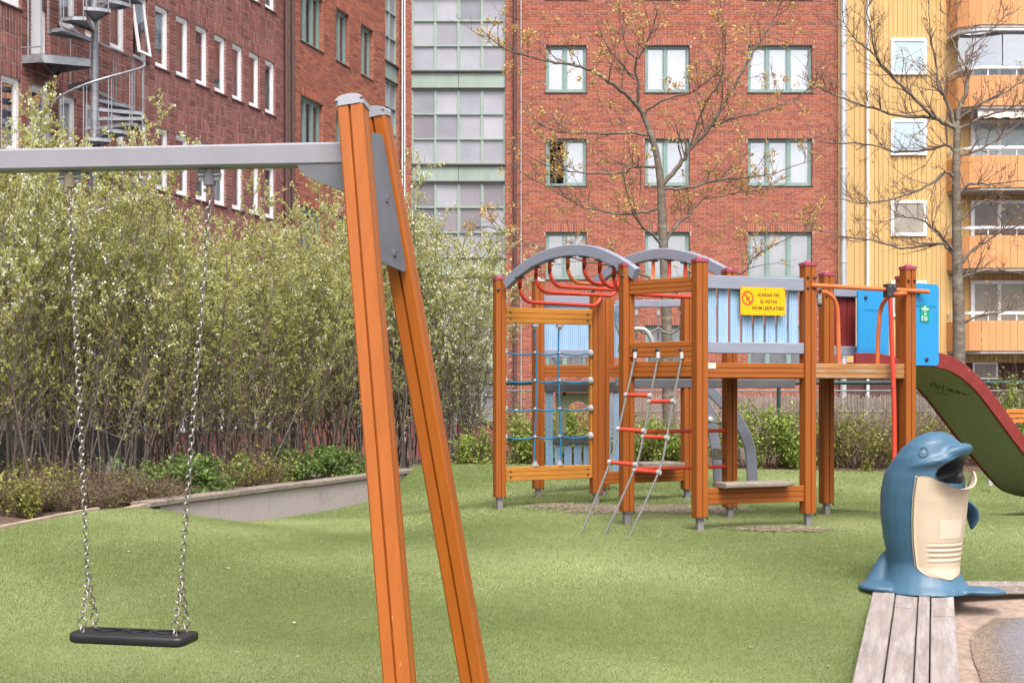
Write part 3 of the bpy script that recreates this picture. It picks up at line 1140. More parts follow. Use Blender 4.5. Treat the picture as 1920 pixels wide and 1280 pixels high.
pipe(yb, [V((1627 - 960) * 44.9 / F, 44.9, BASE), V((1627 - 960) * 44.9 / F, 44.9, 17)], .055, M_white, 'downpipe', [3.5, 6.3, 9.1, 11.9])
pipe(yb, [V((1580 - 960) * 44.8 / F, 44.8, BASE), V((1580 - 960) * 44.8 / F, 44.8, 17)], .05, M_brownpipe, 'downpipe')
def surf_window(a0, a1, z0, z1, splits, o_back, pane_col, fr=.08, name='window'):
    """window frame standing proud of the cladding"""
    mb = MB()
    o0, o1 = o_back, o_back + .07
    obar(mb, yw, a0, a0 + fr, z0, z1, o0, o1)
    obar(mb, yw, a1 - fr, a1, z0, z1, o0, o1)
    obar(mb, yw, a0 + fr, a1 - fr, z0, z0 + fr, o0, o1)
    obar(mb, yw, a0 + fr, a1 - fr, z1 - fr, z1, o0, o1)
    cs = [a0 + fr] + [a0 + (a1 - a0) * q for q in splits] + [a1 - fr]
    for q in splits:
        c = a0 + (a1 - a0) * q
        obar(mb, yw, c - fr * .5, c + fr * .5, z0 + fr, z1 - fr, o0, o1)
    fo = mb.build(name, M_white, yb)
    fix_normals(fo)
    for i in range(len(cs) - 1):
        g_ = MB()
        obar(g_, yw, cs[i] + (fr * .5 if i else 0), cs[i + 1] - (fr * .5 if i < len(cs) - 2 else 0), z0 + fr, z1 - fr, o0 + .005, o0 + .045)
        fix_normals(g_.build('pane', pane_col, fo))
    return fo
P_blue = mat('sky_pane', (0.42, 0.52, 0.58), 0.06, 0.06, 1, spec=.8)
P_dark = mat('dark_pane', (0.12, 0.085, 0.08), 0.06, 0.3, 1.3, spec=.8)
P_grey = mat('grey_pane', (0.30, 0.26, 0.22), 0.06, 0.2, 1.3, spec=.8)
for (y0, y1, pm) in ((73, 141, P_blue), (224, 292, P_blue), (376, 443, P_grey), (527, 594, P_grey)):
    surf_window(YU(1669), YU(1736), YZ(y1), YZ(y0), (), .03, pm, .105)
surf_window(YU(1824), YU(1871), YZ(711), YZ(679), (), -.06, P_grey, .06)
M_conc = mat('balcony_slab', (.36, .32, .29), .85, .1, 4)
ANG = .75
BF = 1.15     # balcony depth
bx0, bx1 = YU(1776), yw.L
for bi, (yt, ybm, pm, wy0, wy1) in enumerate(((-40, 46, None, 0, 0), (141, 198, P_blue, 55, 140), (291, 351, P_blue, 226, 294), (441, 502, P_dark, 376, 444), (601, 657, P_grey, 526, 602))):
    sc = 45 / (45 - BF)
    zt, zb = EYE + (HOR - yt) * (45 - BF) / F, EYE + (HOR - ybm) * (45 - BF) / F
    mb = MB()
    pts = [yw.P(bx0, zb - .10, 0), yw.P(bx0 + .12, zb - .10, BF * .62), yw.P(bx0 + ANG, zb - .10, BF), yw.P(bx1, zb - .10, BF), yw.P(bx1, zb - .10, 0)]
    mb.poly(pts, V(0, 0, .1))
    sl_ = mb.build('balcony', M_conc, yb)
    fix_normals(sl_)
    path = [(bx0, 0), (bx0 + .12, BF * .62), (bx0 + .40, BF * .86), (bx0 + ANG, BF)]
    a = bx0 + ANG
    while a < bx1 - .25:
        a += .235
        path.append((a, BF))
    for (p, q) in zip(path, path[1:]):
        m_ = MB()
        d = Vector((q[0] - p[0], q[1] - p[1]))
        d = d / d.length * .006
        e = [yw.P(p[0] + d.x, zb, p[1] + d.y), yw.P(q[0] - d.x, zb, q[1] - d.y)]
        nn = V(d.y, d.x, 0).normalized()
        out = V(-(q[1] - p[1]), -(q[0] - p[0]), 0).normalized() * .03
        m_.poly([e[0], e[1], e[1] + V(0, 0, zt - zb), e[0] + V(0, 0, zt - zb)], out)
        fix_normals(m_.build('balcony_panel', M_ora, sl_))
    if bi == 0:
        rf = MB()
        for (dz, ext, hh) in ((-.10, .08, .10), (-.30, .0, .18)):
            pass
        rp = [yw.P(a_, zb - .22, b_ + .12) for a_, b_ in path]
        rf.sweep(rect(.10, .16, .02), rp, V(0, 0, 1))
        rf.build('canopy_edge', M_zinc, sl_)
    else:
        rl = MB()
        hh = .26
        rl.sweep(rect(.05, .09), [yw.P(a_, zt + hh, b_ - .02) for a_, b_ in path], V(1, -1, 0).normalized())
        rl.build('handrail', M_white, sl_)
        for k in range(0, len(path), 4):
            MB().tube([yw.P(path[k][0], zt - .1, path[k][1] - .05), yw.P(path[k][0], zt + hh, path[k][1] - .05)], .025, 6).build('rail_post', M_white, sl_)
        w0, w1 = YZ(wy1) - .55, YZ(wy0)
        surf_window(YU(1819), YU(1925), w0, w1, (.5,), .03, pm, .12, 'balcony_window')
        surf_window(YU(1925) + .1, YU(1925) + 2.2, w0, w1, (.5,), .03, pm, .12, 'balcony_window')
        if bi == 1:   # top balcony is glazed in
            gz = MB()
            zt2 = EYE + (HOR - 50) * (45 - BF) / F - .1
            gl_ = []
            for (p, q) in zip(path[1:], path[2:]):
                gl_.append((p, q))
            for k in range(0, len(gl_), 5):
                seg = gl_[k:k + 5]
                p, q = seg[0][0], seg[-1][1]
                m_ = MB()
                e0, e1 = yw.P(p[0] + .02, zt + .33, p[1] - .03), yw.P(q[0] - .02, zt + .33, q[1] - .03)
                m_.poly([e0, e1, V(e1.x, e1.y, zt2), V(e0.x, e0.y, zt2)], V(0, .008, 0))
                m_.build('balcony_glass', G_clear, sl_)
        if bi == 2:   # striped awning rolled down a little under the slab above
            aw = MB()
            z1_ = EYE + (HOR - 203) * (45 - BF) / F
            n = 40
            xs = [YU(1812) + (yw.L - YU(1812)) * i / n for i in range(n + 1)]
            vs = [yw.P(x, z1_, BF - .1) for x in xs] + [yw.P(x, z1_ - .28 - .05 * (i % 2), BF - .02) for i, x in enumerate(xs)]
            aw.add(vs, [(i, i + 1, i + n + 2, i + n + 1) for i in range(n)])
            aw.build('awning', mat('awning_cloth', (.68, .62, .58), .8, .15, 5, stretch=(6, 1, .1)), sl_)

# ------------------------------------------------------------------ spiral stair on the maroon block
M_galv = mat('galvanised_steel', (0.36, 0.37, 0.40), 0.42, 0.14, 9, metal=.5, col2=(.25, .25, .28), mask=(.5, .65, 4))
SC = V(-7.31, 23.35, 0)
stair = thing('spiral_staircase', 'galvanised grey spiral fire stair against the maroon brick block', 'staircase', (SC.x, SC.y, BASE))
MB().tube([SC + V(0, 0, BASE), SC + V(0, 0, 12.5)], .066, 16).build('centre_pole', M_galv, stair)
phi_of = lambda z: math.pi + (z - 7.1) / 2.2 * 2 * math.pi
def pol(r, a, z):
    return SC + V(r * math.cos(a), r * math.sin(a), z)
STEP = 2.2 / 13
k0 = int((BASE + .1 - 7.1) / STEP)
for k in range(k0, 26):
    if k in (-1, 0, 1):
        continue
    z = 7.1 + k * STEP
    a = phi_of(z)
    h = math.radians(15)
    mb = MB()
    top = [pol(.06, a - h, z), pol(.84, a - h, z), pol(.86, a, z), pol(.84, a + h, z), pol(.06, a + h, z)]
    mb.poly([p - V(0, 0, .012) for p in top], V(0, 0, .012))
    n = len(top)
    for i in range(n):      # turned-down rim
        p, q = top[i], top[(i + 1) % n]
        mb.add([p, q, q - V(0, 0, .065), p - V(0, 0, .065)], [(0, 1, 2, 3)])
    t_ = mb.build('tread', M_galv, stair)
    for q in (a - h * .8, a + h * .8):
        MB().tube([pol(.845, q, z - .05), pol(.845, q, z + .98 + (q - a) / (2 * math.pi) * 2.2)], .0095, 6).build('baluster', M_galv, t_)
    MB().tube([SC + V(0, 0, z - .075), SC + V(0, 0, z - .066)], .071, 16).build('pole_ring', M_galv, t_)
mb = MB()
lp = [pol(.06, R(120), 7.1), pol(.9, R(150), 7.1), pol(.9, R(150), 7.1) + V(-.62, .2, 0), pol(1.25, R(192), 7.1), pol(.88, R(204), 7.1), pol(.06, R(215), 7.1)]
mb.poly([p - V(0, 0, .015) for p in lp], V(0, 0, .015))
for i in range(len(lp)):
    p, q = lp[i], lp[(i + 1) % len(lp)]
    mb.add([p, q, q - V(0, 0, .15), p - V(0, 0, .15)], [(0, 1, 2, 3)])
lo = mb.build('landing', M_galv, stair)
c_ = sum(lp, V(0, 0, 0)) / len(lp)
MB().tube([lp[4] - V(0, 0, .14), c_ - V(0, 0, .30), lp[1] - V(0, 0, .14)], .03, 6).build('landing_bracket', M_sill, stair)
for i, (p, hgt) in enumerate(((lp[3], 1.05), (lp[3] * .6 + lp[4] * .4, 1.05), (lp[4], 3.0), (lp[2], 1.05))):
    MB().tube([p - V(0, 0, .1), p + V(0, 0, hgt)], .014, 6).build('landing_post', M_galv, stair)
MB().tube([lp[2] + V(0, 0, 1.05), lp[3] + V(0, 0, 1.05), lp[4] + V(0, 0, 1.05)], .022, 8).build('landing_rail', M_galv, stair)
MB().tube([lp[3] + V(0, 0, .12), lp[4] + V(0, 0, .12)], .012, 6).build('landing_rail', M_galv, stair)
for (za, zb) in ((BASE + .2, 7.1 - 1.6 * STEP), (7.1 + 1.6 * STEP, 11.3)):
    n = int((zb - za) / .05)
    MB().tube([pol(.85, phi_of(za + (zb - za) * i / n), za + (zb - za) * i / n + .96) for i in range(n + 1)], .021, 8).build('handrail', M_galv, stair)

# ------------------------------------------------------------------ fences
M_wire = mat('fence_wire', (0.16, 0.17, 0.17), 0.5, 0.1, 6, metal=.4)
M_green = mat('dark_green_pipe', (0.018, 0.06, 0.055), 0.4, 0.1, 6)
def chainlink(mb, p0, p1, z0, z1, cell=.066, r=.0026):
    d = p1 - p0
    L = d.length
    d = d / L
    H = z1 - z0
    nrm = V(-d.y, d.x, 0)
    t = -H
    while t < L:
        for sgn in (1, -1):
            # diagonal from (t, z0) to (t+H*.9, z1), clipped to the panel
            w = H * .85
            s0, s1 = t, t + w
            a, b = max(s0, 0), min(s1, L)
            if b - a < .02:
                continue
            za, zb = (a - s0) / w, (b - s0) / w
            if sgn < 0:
                za, zb = 1 - za, 1 - zb
            p = p0 + d * a + V(0, 0, z0 + H * za) + nrm * (.002 * sgn)
            q = p0 + d * b + V(0, 0, z0 + H * zb) + nrm * (.002 * sgn)
            mb.tube([p, q], r, 3, caps=False, smooth=False)
        t += cell
FY = 20.6
fc = V(EDGE(FY) - 2.9, FY, 0)
fl = V(EDGE(7.0) - 2.9, 7.0, 0)
frt = V(9.5, FY, 0)
f1 = thing('chain_link_fence', 'grey chain-link fence running behind the tall shrubs on the left', 'fence', (-4.5, 14, -.1))
mb = MB()
chainlink(mb, fl, fc, .15, 1.95)
mb.build('wire_mesh', M_wire, f1, kind='stuff')
for i in range(7):
    p = fl.lerp(fc, i / 6)
    MB().tube([p + V(0, 0, -.75), p + V(0, 0, 2.0)], .025, 8).build('fence_post', M_zinc, f1)
MB().tube([fl + V(0, 0, 1.96), fc + V(0, 0, 1.96)], .018, 8).build('top_rail', M_zinc, f1)
f2 = thing('mesh_fence', 'chain-link fence with steel top wire behind the clipped hedge', 'fence', (3, FY, -.1))
mb = MB()
chainlink(mb, fc, frt, .1, 1.29)
mb.build('wire_mesh', M_wire, f2, kind='stuff')
MB().tube([fc + V(0, 0, 1.295), frt + V(0, 0, 1.295)], .012, 8).build('top_rail', mat('weathered_zinc', (.26, .27, .28), .6, .15, 6), f2)
for x in (-.9, 1.35, 3.0, 4.87, 6.5, 8.2):
    MB().tube([V(x, FY + .03, -.75), V(x, FY + .03, 1.34)], .024, 8).build('fence_post', M_zinc, f2)
f3 = thing('green_pipe_rail', 'dark green pipe railing stretching along the back of the playground', 'railing', (3, FY - .5, 0))
MB().tube([V(-.75, FY - .5, 1.41), V(9.3, FY - .5, 1.42)], .030, 10).build('pipe', M_green, f3)
for x in (-.7, 4.02, 9.0):
    MB().tube([V(x, FY - .5, .2), V(x, FY - .5, 1.385)], .03, 10).build('rail_post', M_green, f3)
MB().tube([V(-.72, FY - .5, 1.0), V(.05, FY - .5, .52)], .022, 8).build('brace', M_green, f3)
# reed screen standing behind the wire
M_reed = mat('reed', [(0.44, 0.37, 0.31), (0.58, 0.50, 0.43), (0.36, 0.30, 0.25), (0.66, 0.58, 0.51)], 0.9, 0.12, 8, rnd='attr')
rs = thing('reed_screen', 'pale reed mat screen fixed behind the chain-link fence', 'screen', (4.6, FY + .3, 0))
mb = MB()
random.seed(4)
x = 1.5
while x < 9.3:
    mb.cur = random.random()
    w = random.uniform(.010, .017)
    zt = 1.22 + random.uniform(-.05, .03)
    y = FY + .22 + random.uniform(-.01, .01)
    mb.add([V(x, y, -.7), V(x + w / 2, y - .012, -.7), V(x + w, y, -.7), V(x, y, zt), V(x + w / 2, y - .012, zt), V(x + w, y, zt)], [(0, 1, 4, 3), (1, 2, 5, 4)])
    x += w + random.uniform(.001, .004)
mb.build('reeds', M_reed, rs, kind='stuff')
for z in (.25, .62, .98):
    MB().tube([V(1.5, FY + .20, z), V(9.3, FY + .20, z)], .005, 5).build('binding_wire', M_zinc, rs)

# ------------------------------------------------------------------ plants
def leaf_quads(pos, nrm, axis, ln, wd):
    """folded leaf: two triangles sharing the midrib; pos, nrm, axis (n,3)"""
    n = len(pos)
    side = np.cross(axis, nrm)
    side /= np.maximum(np.linalg.norm(side, axis=1, keepdims=True), 1e-6)
    tip = pos + axis * ln[:, None]
    mid = pos + axis * (ln * .5)[:, None] + nrm * (ln * .10)[:, None]
    a = mid + side * (wd * .5)[:, None]
    b = mid - side * (wd * .5)[:, None]
    v = np.stack([pos, a, tip, b], 1).reshape(-1, 3)
    i = np.arange(n)[:, None] * 4
    return v, np.concatenate([i, i + 1, i + 2, i + 3], 1)
def unit(a):
    return a / np.maximum(np.linalg.norm(a, axis=1, keepdims=True), 1e-6)

class Twigs:
    """branches as three- or five-sided tubes, collected fast"""
    def __init__(s):
        s.mb = MB()
    def add(s, pts, r0, r1, n=3):
        k = len(pts)
        s.mb.tube(pts, [r0 + (r1 - r0) * i / (k - 1) for i in range(k)], n, caps=False)

def wander(p, d, L, n, rng_, jit=.18, up=0.0):
    pts = [p.copy()]
    d = d.normalized()
    for i in range(n):
        d = (d + V(rng_.gauss(0, jit), rng_.gauss(0, jit), rng_.gauss(0, jit) + up)).normalized()
        pts.append(pts[-1] + d * (L / n))
    return pts

M_stem = mat('shrub_stem', (0.17, 0.135, 0.117), 0.9, 0.3, 20, bump=.3)
M_leaf = mat('spring_leaf', [(0.25, 0.265, 0.06), (0.37, 0.38, 0.10), (0.47, 0.465, 0.155), (0.58, 0.56, 0.27), (0.67, 0.64, 0.43)], 0.6, 0.10, 5, rnd='attr', sub=.35, spec=.25)
M_blos = mat('blossom_tuft', [(0.55, 0.56, 0.36), (0.74, 0.74, 0.60), (0.84, 0.84, 0.78)], 0.7, 0.06, 5, rnd='attr', sub=.3)

def shrub_meshes(seed, H=3.3, stems=17, spread=.55, leafiness=1.0, white=.1):
    rg = random.Random(seed)
    tw = Twigs()
    lp_, lt, wp_ = [], [], []
    for s_ in range(stems):
        a = rg.uniform(0, 6.28)
        b = V(math.cos(a) * rg.uniform(.02, .34), math.sin(a) * rg.uniform(.02, .3), 0)
        lean = rg.uniform(.02, .26) * spread / .55
        d = V(math.cos(a) * lean, math.sin(a) * lean, 1)
        L = H * rg.uniform(.72, 1.03)
        pts = wander(b, d, L, 9, rg, .085, .02)
        r0 = rg.uniform(.007, .016)
        tw.add(pts, r0, .0022, 4)
        for k in range(44):
            f = rg.uniform(.12, .99) ** .8
            i = min(int(f * 9), 8)
            p = pts[i].lerp(pts[i + 1], f * 9 - i)
            a2 = rg.uniform(0, 6.28)
            dd = V(math.cos(a2) * .75, math.sin(a2) * .75, rg.uniform(.35, 1.1))
            l2 = rg.uniform(.16, .52) * (1.05 - .45 * f)
            q = wander(p, dd, l2, 3, rg, .16, .03)
            tw.add(q, .0036 * (1.15 - f * .5), .0012, 3)
            nl = int((4 + 24 * min(1, max(0, (f - .12)) * 1.6)) * leafiness * rg.uniform(.5, 1.4))
            nodes = [rg.uniform(.12, 1.0) for _ in range(max(1, nl // 5))] + [1.0]
            for _ in range(nl):
                t = min(1.0, max(.05, rg.choice(nodes) + rg.gauss(0, .025))) * 3
                j = min(int(t), 2)
                lp_.append(q[j].lerp(q[j + 1], t - j))
                lt.append((q[j + 1] - q[j]).normalized())
            if f > .45 and rg.random() < white * 2.2:
                wp_.append(q[-1])
    npr = np.random.default_rng(seed)
    pos = np.array([tuple(p) for p in lp_])
    ax = unit(np.array([tuple(p) for p in lt]) * .6 + npr.normal(0, .55, (len(pos), 3)) + np.array([0, 0, .25]))
    pos = pos + npr.normal(0, .007, pos.shape)
    ln = npr.uniform(.014, .036, len(pos))
    wd = ln * npr.uniform(.42, .62, len(pos))
    lv = leaf_quads(pos, unit(npr.normal(0, 1, pos.shape)), ax, ln, wd)
    hf = np.clip(pos[:, 2] / H, 0, 1)
    tone = .5 + .5 * np.sin(pos[:, 0] * 9 + pos[:, 2] * 5) * np.sin(pos[:, 1] * 8 - pos[:, 2] * 4)
    rv = np.repeat(np.clip(npr.beta(2.2, 2.2, len(pos)) * .62 + .12 * hf + .22 * tone, 0, 1), 4)
    # blossom tufts: small crumpled petals round the twig ends
    wpos = np.repeat(np.array([tuple(p) for p in wp_]).reshape(-1, 3), 9, axis=0)
    wpos = wpos + npr.normal(0, .016, wpos.shape)
    wl = npr.uniform(.016, .03, len(wpos))
    wv = leaf_quads(wpos, unit(npr.normal(0, 1, wpos.shape)), unit(npr.normal(0, 1, wpos.shape)), wl, wl * .8)
    return tw.mb.mesh('stems'), lv, rv, wv, np.repeat(npr.uniform(0, 1, len(wpos)), 4)

def proto_parts(seed, **kw):
    st, lv, rv, wv, wr = shrub_meshes(seed, **kw)
    st.materials.append(M_stem)
    lo_ = np_mesh('foliage', lv[0], 4, lv[1], M_leaf, rnd=rv)
    wo_ = np_mesh('blossom', wv[0], 4, wv[1], M_blos, rnd=wr)
    meshes = (st, lo_.data, wo_.data)
    bpy.data.objects.remove(lo_)
    bpy.data.objects.remove(wo_)
    return meshes
PROTO = [proto_parts(21, white=.24, leafiness=1.45), proto_parts(22, white=.08, leafiness=1.45), proto_parts(23, white=.07, leafiness=1.35), proto_parts(24, white=.6, leafiness=1.1)]
rowdef = [(-75, 11.5, 90, 0, 'tall pale-blossomed shrub cut by the left picture edge'),
          (35, 12.2, 95, 0, 'tallest pale-blossomed shrub, left of the left swing chain'),
          (130, 12.9, 140, 0, 'tall yellow-green shrub directly behind the left swing chain'),
          (215, 13.5, 265, 1, 'yellow-green shrub below the spiral stair, right of the left swing chain'),
          (300, 14.1, 320, 2, 'yellow-green shrub midway between the two swing chains'),
          (385, 14.7, 360, 1, 'yellow-green shrub directly behind the right swing chain'),
          (465, 15.3, 395, 2, 'yellow-green shrub just right of the right swing chain'),
          (540, 15.9, 350, 1, 'yellow-green shrub below the grey bracket of the swing beam'),
          (615, 16.5, 320, 2, 'yellow-green shrub immediately left of the front swing leg'),
          (700, 17.3, 330, 1, 'yellow-green shrub hidden between the two orange swing legs'),
          (765, 17.8, 300, 3, 'white-flowering shrub rising just right of the rear swing leg'),
          (800, 18.05, 375, 3, 'white-flowering shrub in front of the left half of the stairwell glazing'),
          (838, 18.4, 420, 3, 'white-flowering shrub in front of the right half of the stairwell glazing'),
          (872, 18.7, 505, 3, 'lower white-flowering shrub left of the rope net, rightmost of the row'),
          (748, 18.5, 350, 1, 'yellow-green shrub close behind the rear swing leg')]
random.seed(9)
def place_shrub(px_, Y, ytop, k, label, name='flowering_shrub', group='tall shrubs in a row behind the low wall', H=3.3, wide=1.0):
    X = (px_ - 960) * Y / F
    z0 = .24
    h = EYE + (HOR - ytop) * Y / F - z0
    t = thing(name, label, 'shrub', (X, Y, z0), group)
    t.rotation_euler = (0, 0, random.uniform(0, 6.28))
    sxy = random.uniform(.92, 1.1) * wide
    t.scale = (sxy, sxy, h / H)
    for nm, me in zip(('stems', 'foliage', 'blossom'), PROTO[k]):
        o = bpy.data.objects.new(nm, me)
        o.parent = t
        COL.objects.link(o)
for r_ in rowdef:
    place_shrub(*r_)
# a looser second rank stands between the row and the fence
for i, (px_, Y, yt, k) in enumerate(((-20, 12.9, 150, 1), (80, 13.5, 190, 2), (175, 14.3, 300, 1), (262, 15.0, 350, 2), (345, 15.6, 385, 1), (425, 16.2, 400, 2), (505, 16.8, 400, 1), (590, 17.5, 380, 2), (660, 18.1, 390, 1), (735, 18.7, 360, 3))):
    place_shrub(px_, Y, yt, k, ['dim shrub of the rear rank at the far left edge', 'rear-rank shrub showing left of the left swing chain', 'rear-rank shrub under the spiral stair', 'rear-rank shrub nearer the left swing chain, over the granite wall end', 'rear-rank shrub nearer the right swing chain',
                'rear-rank shrub right beside the right swing chain', 'rear-rank shrub over the middle of the granite wall', 'rear-rank shrub left of the front swing leg', 'rear-rank shrub hidden behind the front swing leg', 'rear-rank white-flowering shrub behind the rear swing leg'][i], group='rear rank of shrubs by the fence')

# ---- low bushes
def ramp(*c):
    return list(c)
LEAFM = {
    'lush': mat('lush_leaf', ramp((0.045, 0.08, 0.018), (0.09, 0.15, 0.032), (0.15, 0.22, 0.05), (0.24, 0.31, 0.10)), 0.55, .1, 5, rnd='attr', sub=.25, spec=.3),
    'hedge': mat('hedge_leaf', ramp((0.075, 0.11, 0.018), (0.16, 0.22, 0.035), (0.26, 0.33, 0.065), (0.40, 0.45, 0.13)), 0.55, .1, 5, rnd='attr', sub=.3, spec=.3),
    'olive': mat('olive_leaf', ramp((0.10, 0.085, 0.03), (0.18, 0.17, 0.045), (0.28, 0.29, 0.065), (0.41, 0.42, 0.12)), 0.6, .1, 5, rnd='attr', sub=.3, spec=.3),
    'brown': mat('brown_leaf', ramp((0.075, 0.05, 0.03), (0.12, 0.09, 0.045), (0.17, 0.16, 0.055), (0.22, 0.25, 0.07)), 0.7, .1, 5, rnd='attr', sub=.2, spec=.2),
}
M_twig = mat('bush_twig', (0.15, 0.095, 0.07), 0.9, 0.3, 20)
def bush(px_, Y, half_px, ytop, kind, label, nleaf, ntwig, ln=(.02, .045), seed=0, z0=None, depth=.5, cat='bush', name='leafy_bush', group=None, clumps=26):
    rg = random.Random(seed * 13 + 5)
    npr = np.random.default_rng(seed * 13 + 5)
    X = (px_ - 960) * Y / F
    rx = half_px * Y / F
    z0 = .3 if z0 is None else z0
    h = EYE + (HOR - ytop) * Y / F - z0
    t = thing(name, label, cat, (X, Y, z0), group)
    tw = Twigs()
    ends = []
    for k in range(ntwig):
        a = rg.uniform(0, 6.28)
        q = math.sqrt(rg.random())
        b = V(X + math.cos(a) * rx * .55 * q, Y + math.sin(a) * depth * .5 * q, z0 - .03)
        d = V(math.cos(a) * q * rx * .6, math.sin(a) * q * depth * .6, h * rg.uniform(.6, 1.05))
        p = wander(b, d, d.length, 5, rg, .16, 0)
        tw.add(p, .006, .0016, 3)
        ends += p[2:]
        for _ in range(3):
            i = rg.randrange(2, 5)
            p2 = wander(p[i], V(rg.gauss(0, 1), rg.gauss(0, 1), rg.uniform(0, 1.0)), rg.uniform(.1, .28), 3, rg, .25, 0)
            tw.add(p2, .0028, .001, 3)
            ends += p2[1:]
    tw.mb.build('twigs', M_twig, t, kind='stuff')
    # clumps: leaves gather in uneven lobes over the dome
    cs, cr = [], []
    for _ in range(clumps):
        a, u_ = rg.uniform(0, 6.28), rg.uniform(.05, 1.0)
        e = math.acos(1 - u_ * .98)
        s_ = rg.uniform(.62, 1.0)
        cs.append((X + rx * s_ * math.sin(e) * math.cos(a), Y + depth * s_ * math.sin(e) * math.sin(a), z0 + h * max(.08, s_ * math.cos(e)) * rg.uniform(.72, .98)))
        cr.append(rg.uniform(.45, 1.0))
    cs, cr = np.array(cs), np.array(cr)
    scale = np.array([rx, depth, h]) * .30
    ci = npr.integers(0, clumps, nleaf)
    dv = npr.normal(0, 1, (nleaf, 3))
    dv = unit(dv) * (npr.uniform(0, 1, nleaf) ** .45)[:, None]
    pos = cs[ci] + dv * scale * cr[ci][:, None]
    if ends:
        ne = int(nleaf * .25)
        ea = np.array([tuple(p) for p in ends])
        pos[:ne] = ea[npr.integers(0, len(ea), ne)] + npr.normal(0, .03, (ne, 3))
    pos[:, 2] = np.maximum(pos[:, 2], z0 + .02)
    l = npr.uniform(*ln, nleaf)
    lv = leaf_quads(pos, unit(npr.normal(0, .6, pos.shape) + np.array([0, -.3, .8])), unit(npr.normal(0, 1, pos.shape) + np.array([0, 0, .2])), l, l * npr.uniform(.5, .75, nleaf))
    rv = np.repeat(npr.beta(2, 2.2, nleaf), 4)
    o = np_mesh('foliage', lv[0] - np.array(worg(t)), 4, lv[1], LEAFM[kind], parent=t, rnd=rv)
    return t
B = bush
G1 = 'low bushes in the planting bed'
B(25, 11.0, 75, 872, 'olive', 'low olive-leaved bush at the left edge, in front of the bare soil', 2600, 60, seed=1, group=G1, z0=.27)
B(120, 11.6, 120, 905, 'brown', 'brown twiggy low bush under the left swing chain', 2600, 170, (.014, .03), seed=2, group=G1, z0=.27)
B(255, 12.0, 95, 880, 'brown', 'brown twiggy low bush near the end of the granite wall', 2300, 150, (.014, .03), seed=3, group=G1, z0=.27)
B(330, 12.9, 115, 852, 'lush', 'lush green low bush behind the left part of the granite wall', 7500, 40, (.025, .055), seed=4, group=G1, z0=.27)
B(475, 13.9, 70, 838, 'olive', 'sparse olive bush behind the middle of the granite wall', 2200, 60, seed=5, group=G1, z0=.27)
B(588, 15.5, 85, 832, 'lush', 'dark lush green bush just left of the front swing leg', 8000, 40, (.025, .055), seed=6, group=G1, z0=.29)
B(688, 16.3, 32, 855, 'lush', 'small green bush peeping between the swing legs', 1600, 20, (.025, .05), seed=7, group=G1, z0=.29)
B(60, 12.1, 110, 848, 'olive', 'loose olive bush behind the brown twigs at far left', 2400, 70, seed=8, group=G1, z0=.27)
G2 = 'bushes along the back hedge'
B(1035, 17.2, 115, 738, 'hedge', 'dense green bush behind the blue rope net', 9500, 60, (.03, .055), seed=11, group=G2, z0=.3)
B(1237, 17.3, 75, 778, 'hedge', 'green bush behind the rope ladder', 6000, 40, (.03, .055), seed=12, group=G2)
B(1425, 16.9, 92, 745, 'hedge', 'big green bush behind the wooden seat of the play tower', 9500, 60, (.03, .055), seed=13, group=G2)
B(1150, 17.6, 45, 800, 'hedge', 'small green bush behind the playhouse', 2500, 30, (.03, .05), seed=14, group=G2)
B(1530, 17.4, 70, 757, 'brown', 'brown twiggy bush behind the tower post nearest the red pole', 2200, 130, (.02, .04), seed=15, group=G2)
B(1612, 16.9, 78, 752, 'olive', 'yellow-olive bush left of the red fire pole', 5200, 110, (.025, .045), seed=16, group=G2)
B(1725, 17.0, 78, 750, 'olive', 'yellow-olive bush between the red pole and the slide', 5000, 120, (.025, .045), seed=17, group=G2)
B(1838, 17.4, 80, 790, 'brown', 'brown bush under the slide', 2600, 120, (.02, .04), seed=18, group=G2)
B(1915, 17.6, 55, 655, 'hedge', 'fresh green upright bush at the right picture edge', 4200, 50, (.03, .055), seed=19, group=G2)
B(895, 17.2, 45, 790, 'hedge', 'green bush at the corner left of the rope net', 2800, 40, (.03, .05), seed=20, group=G2)

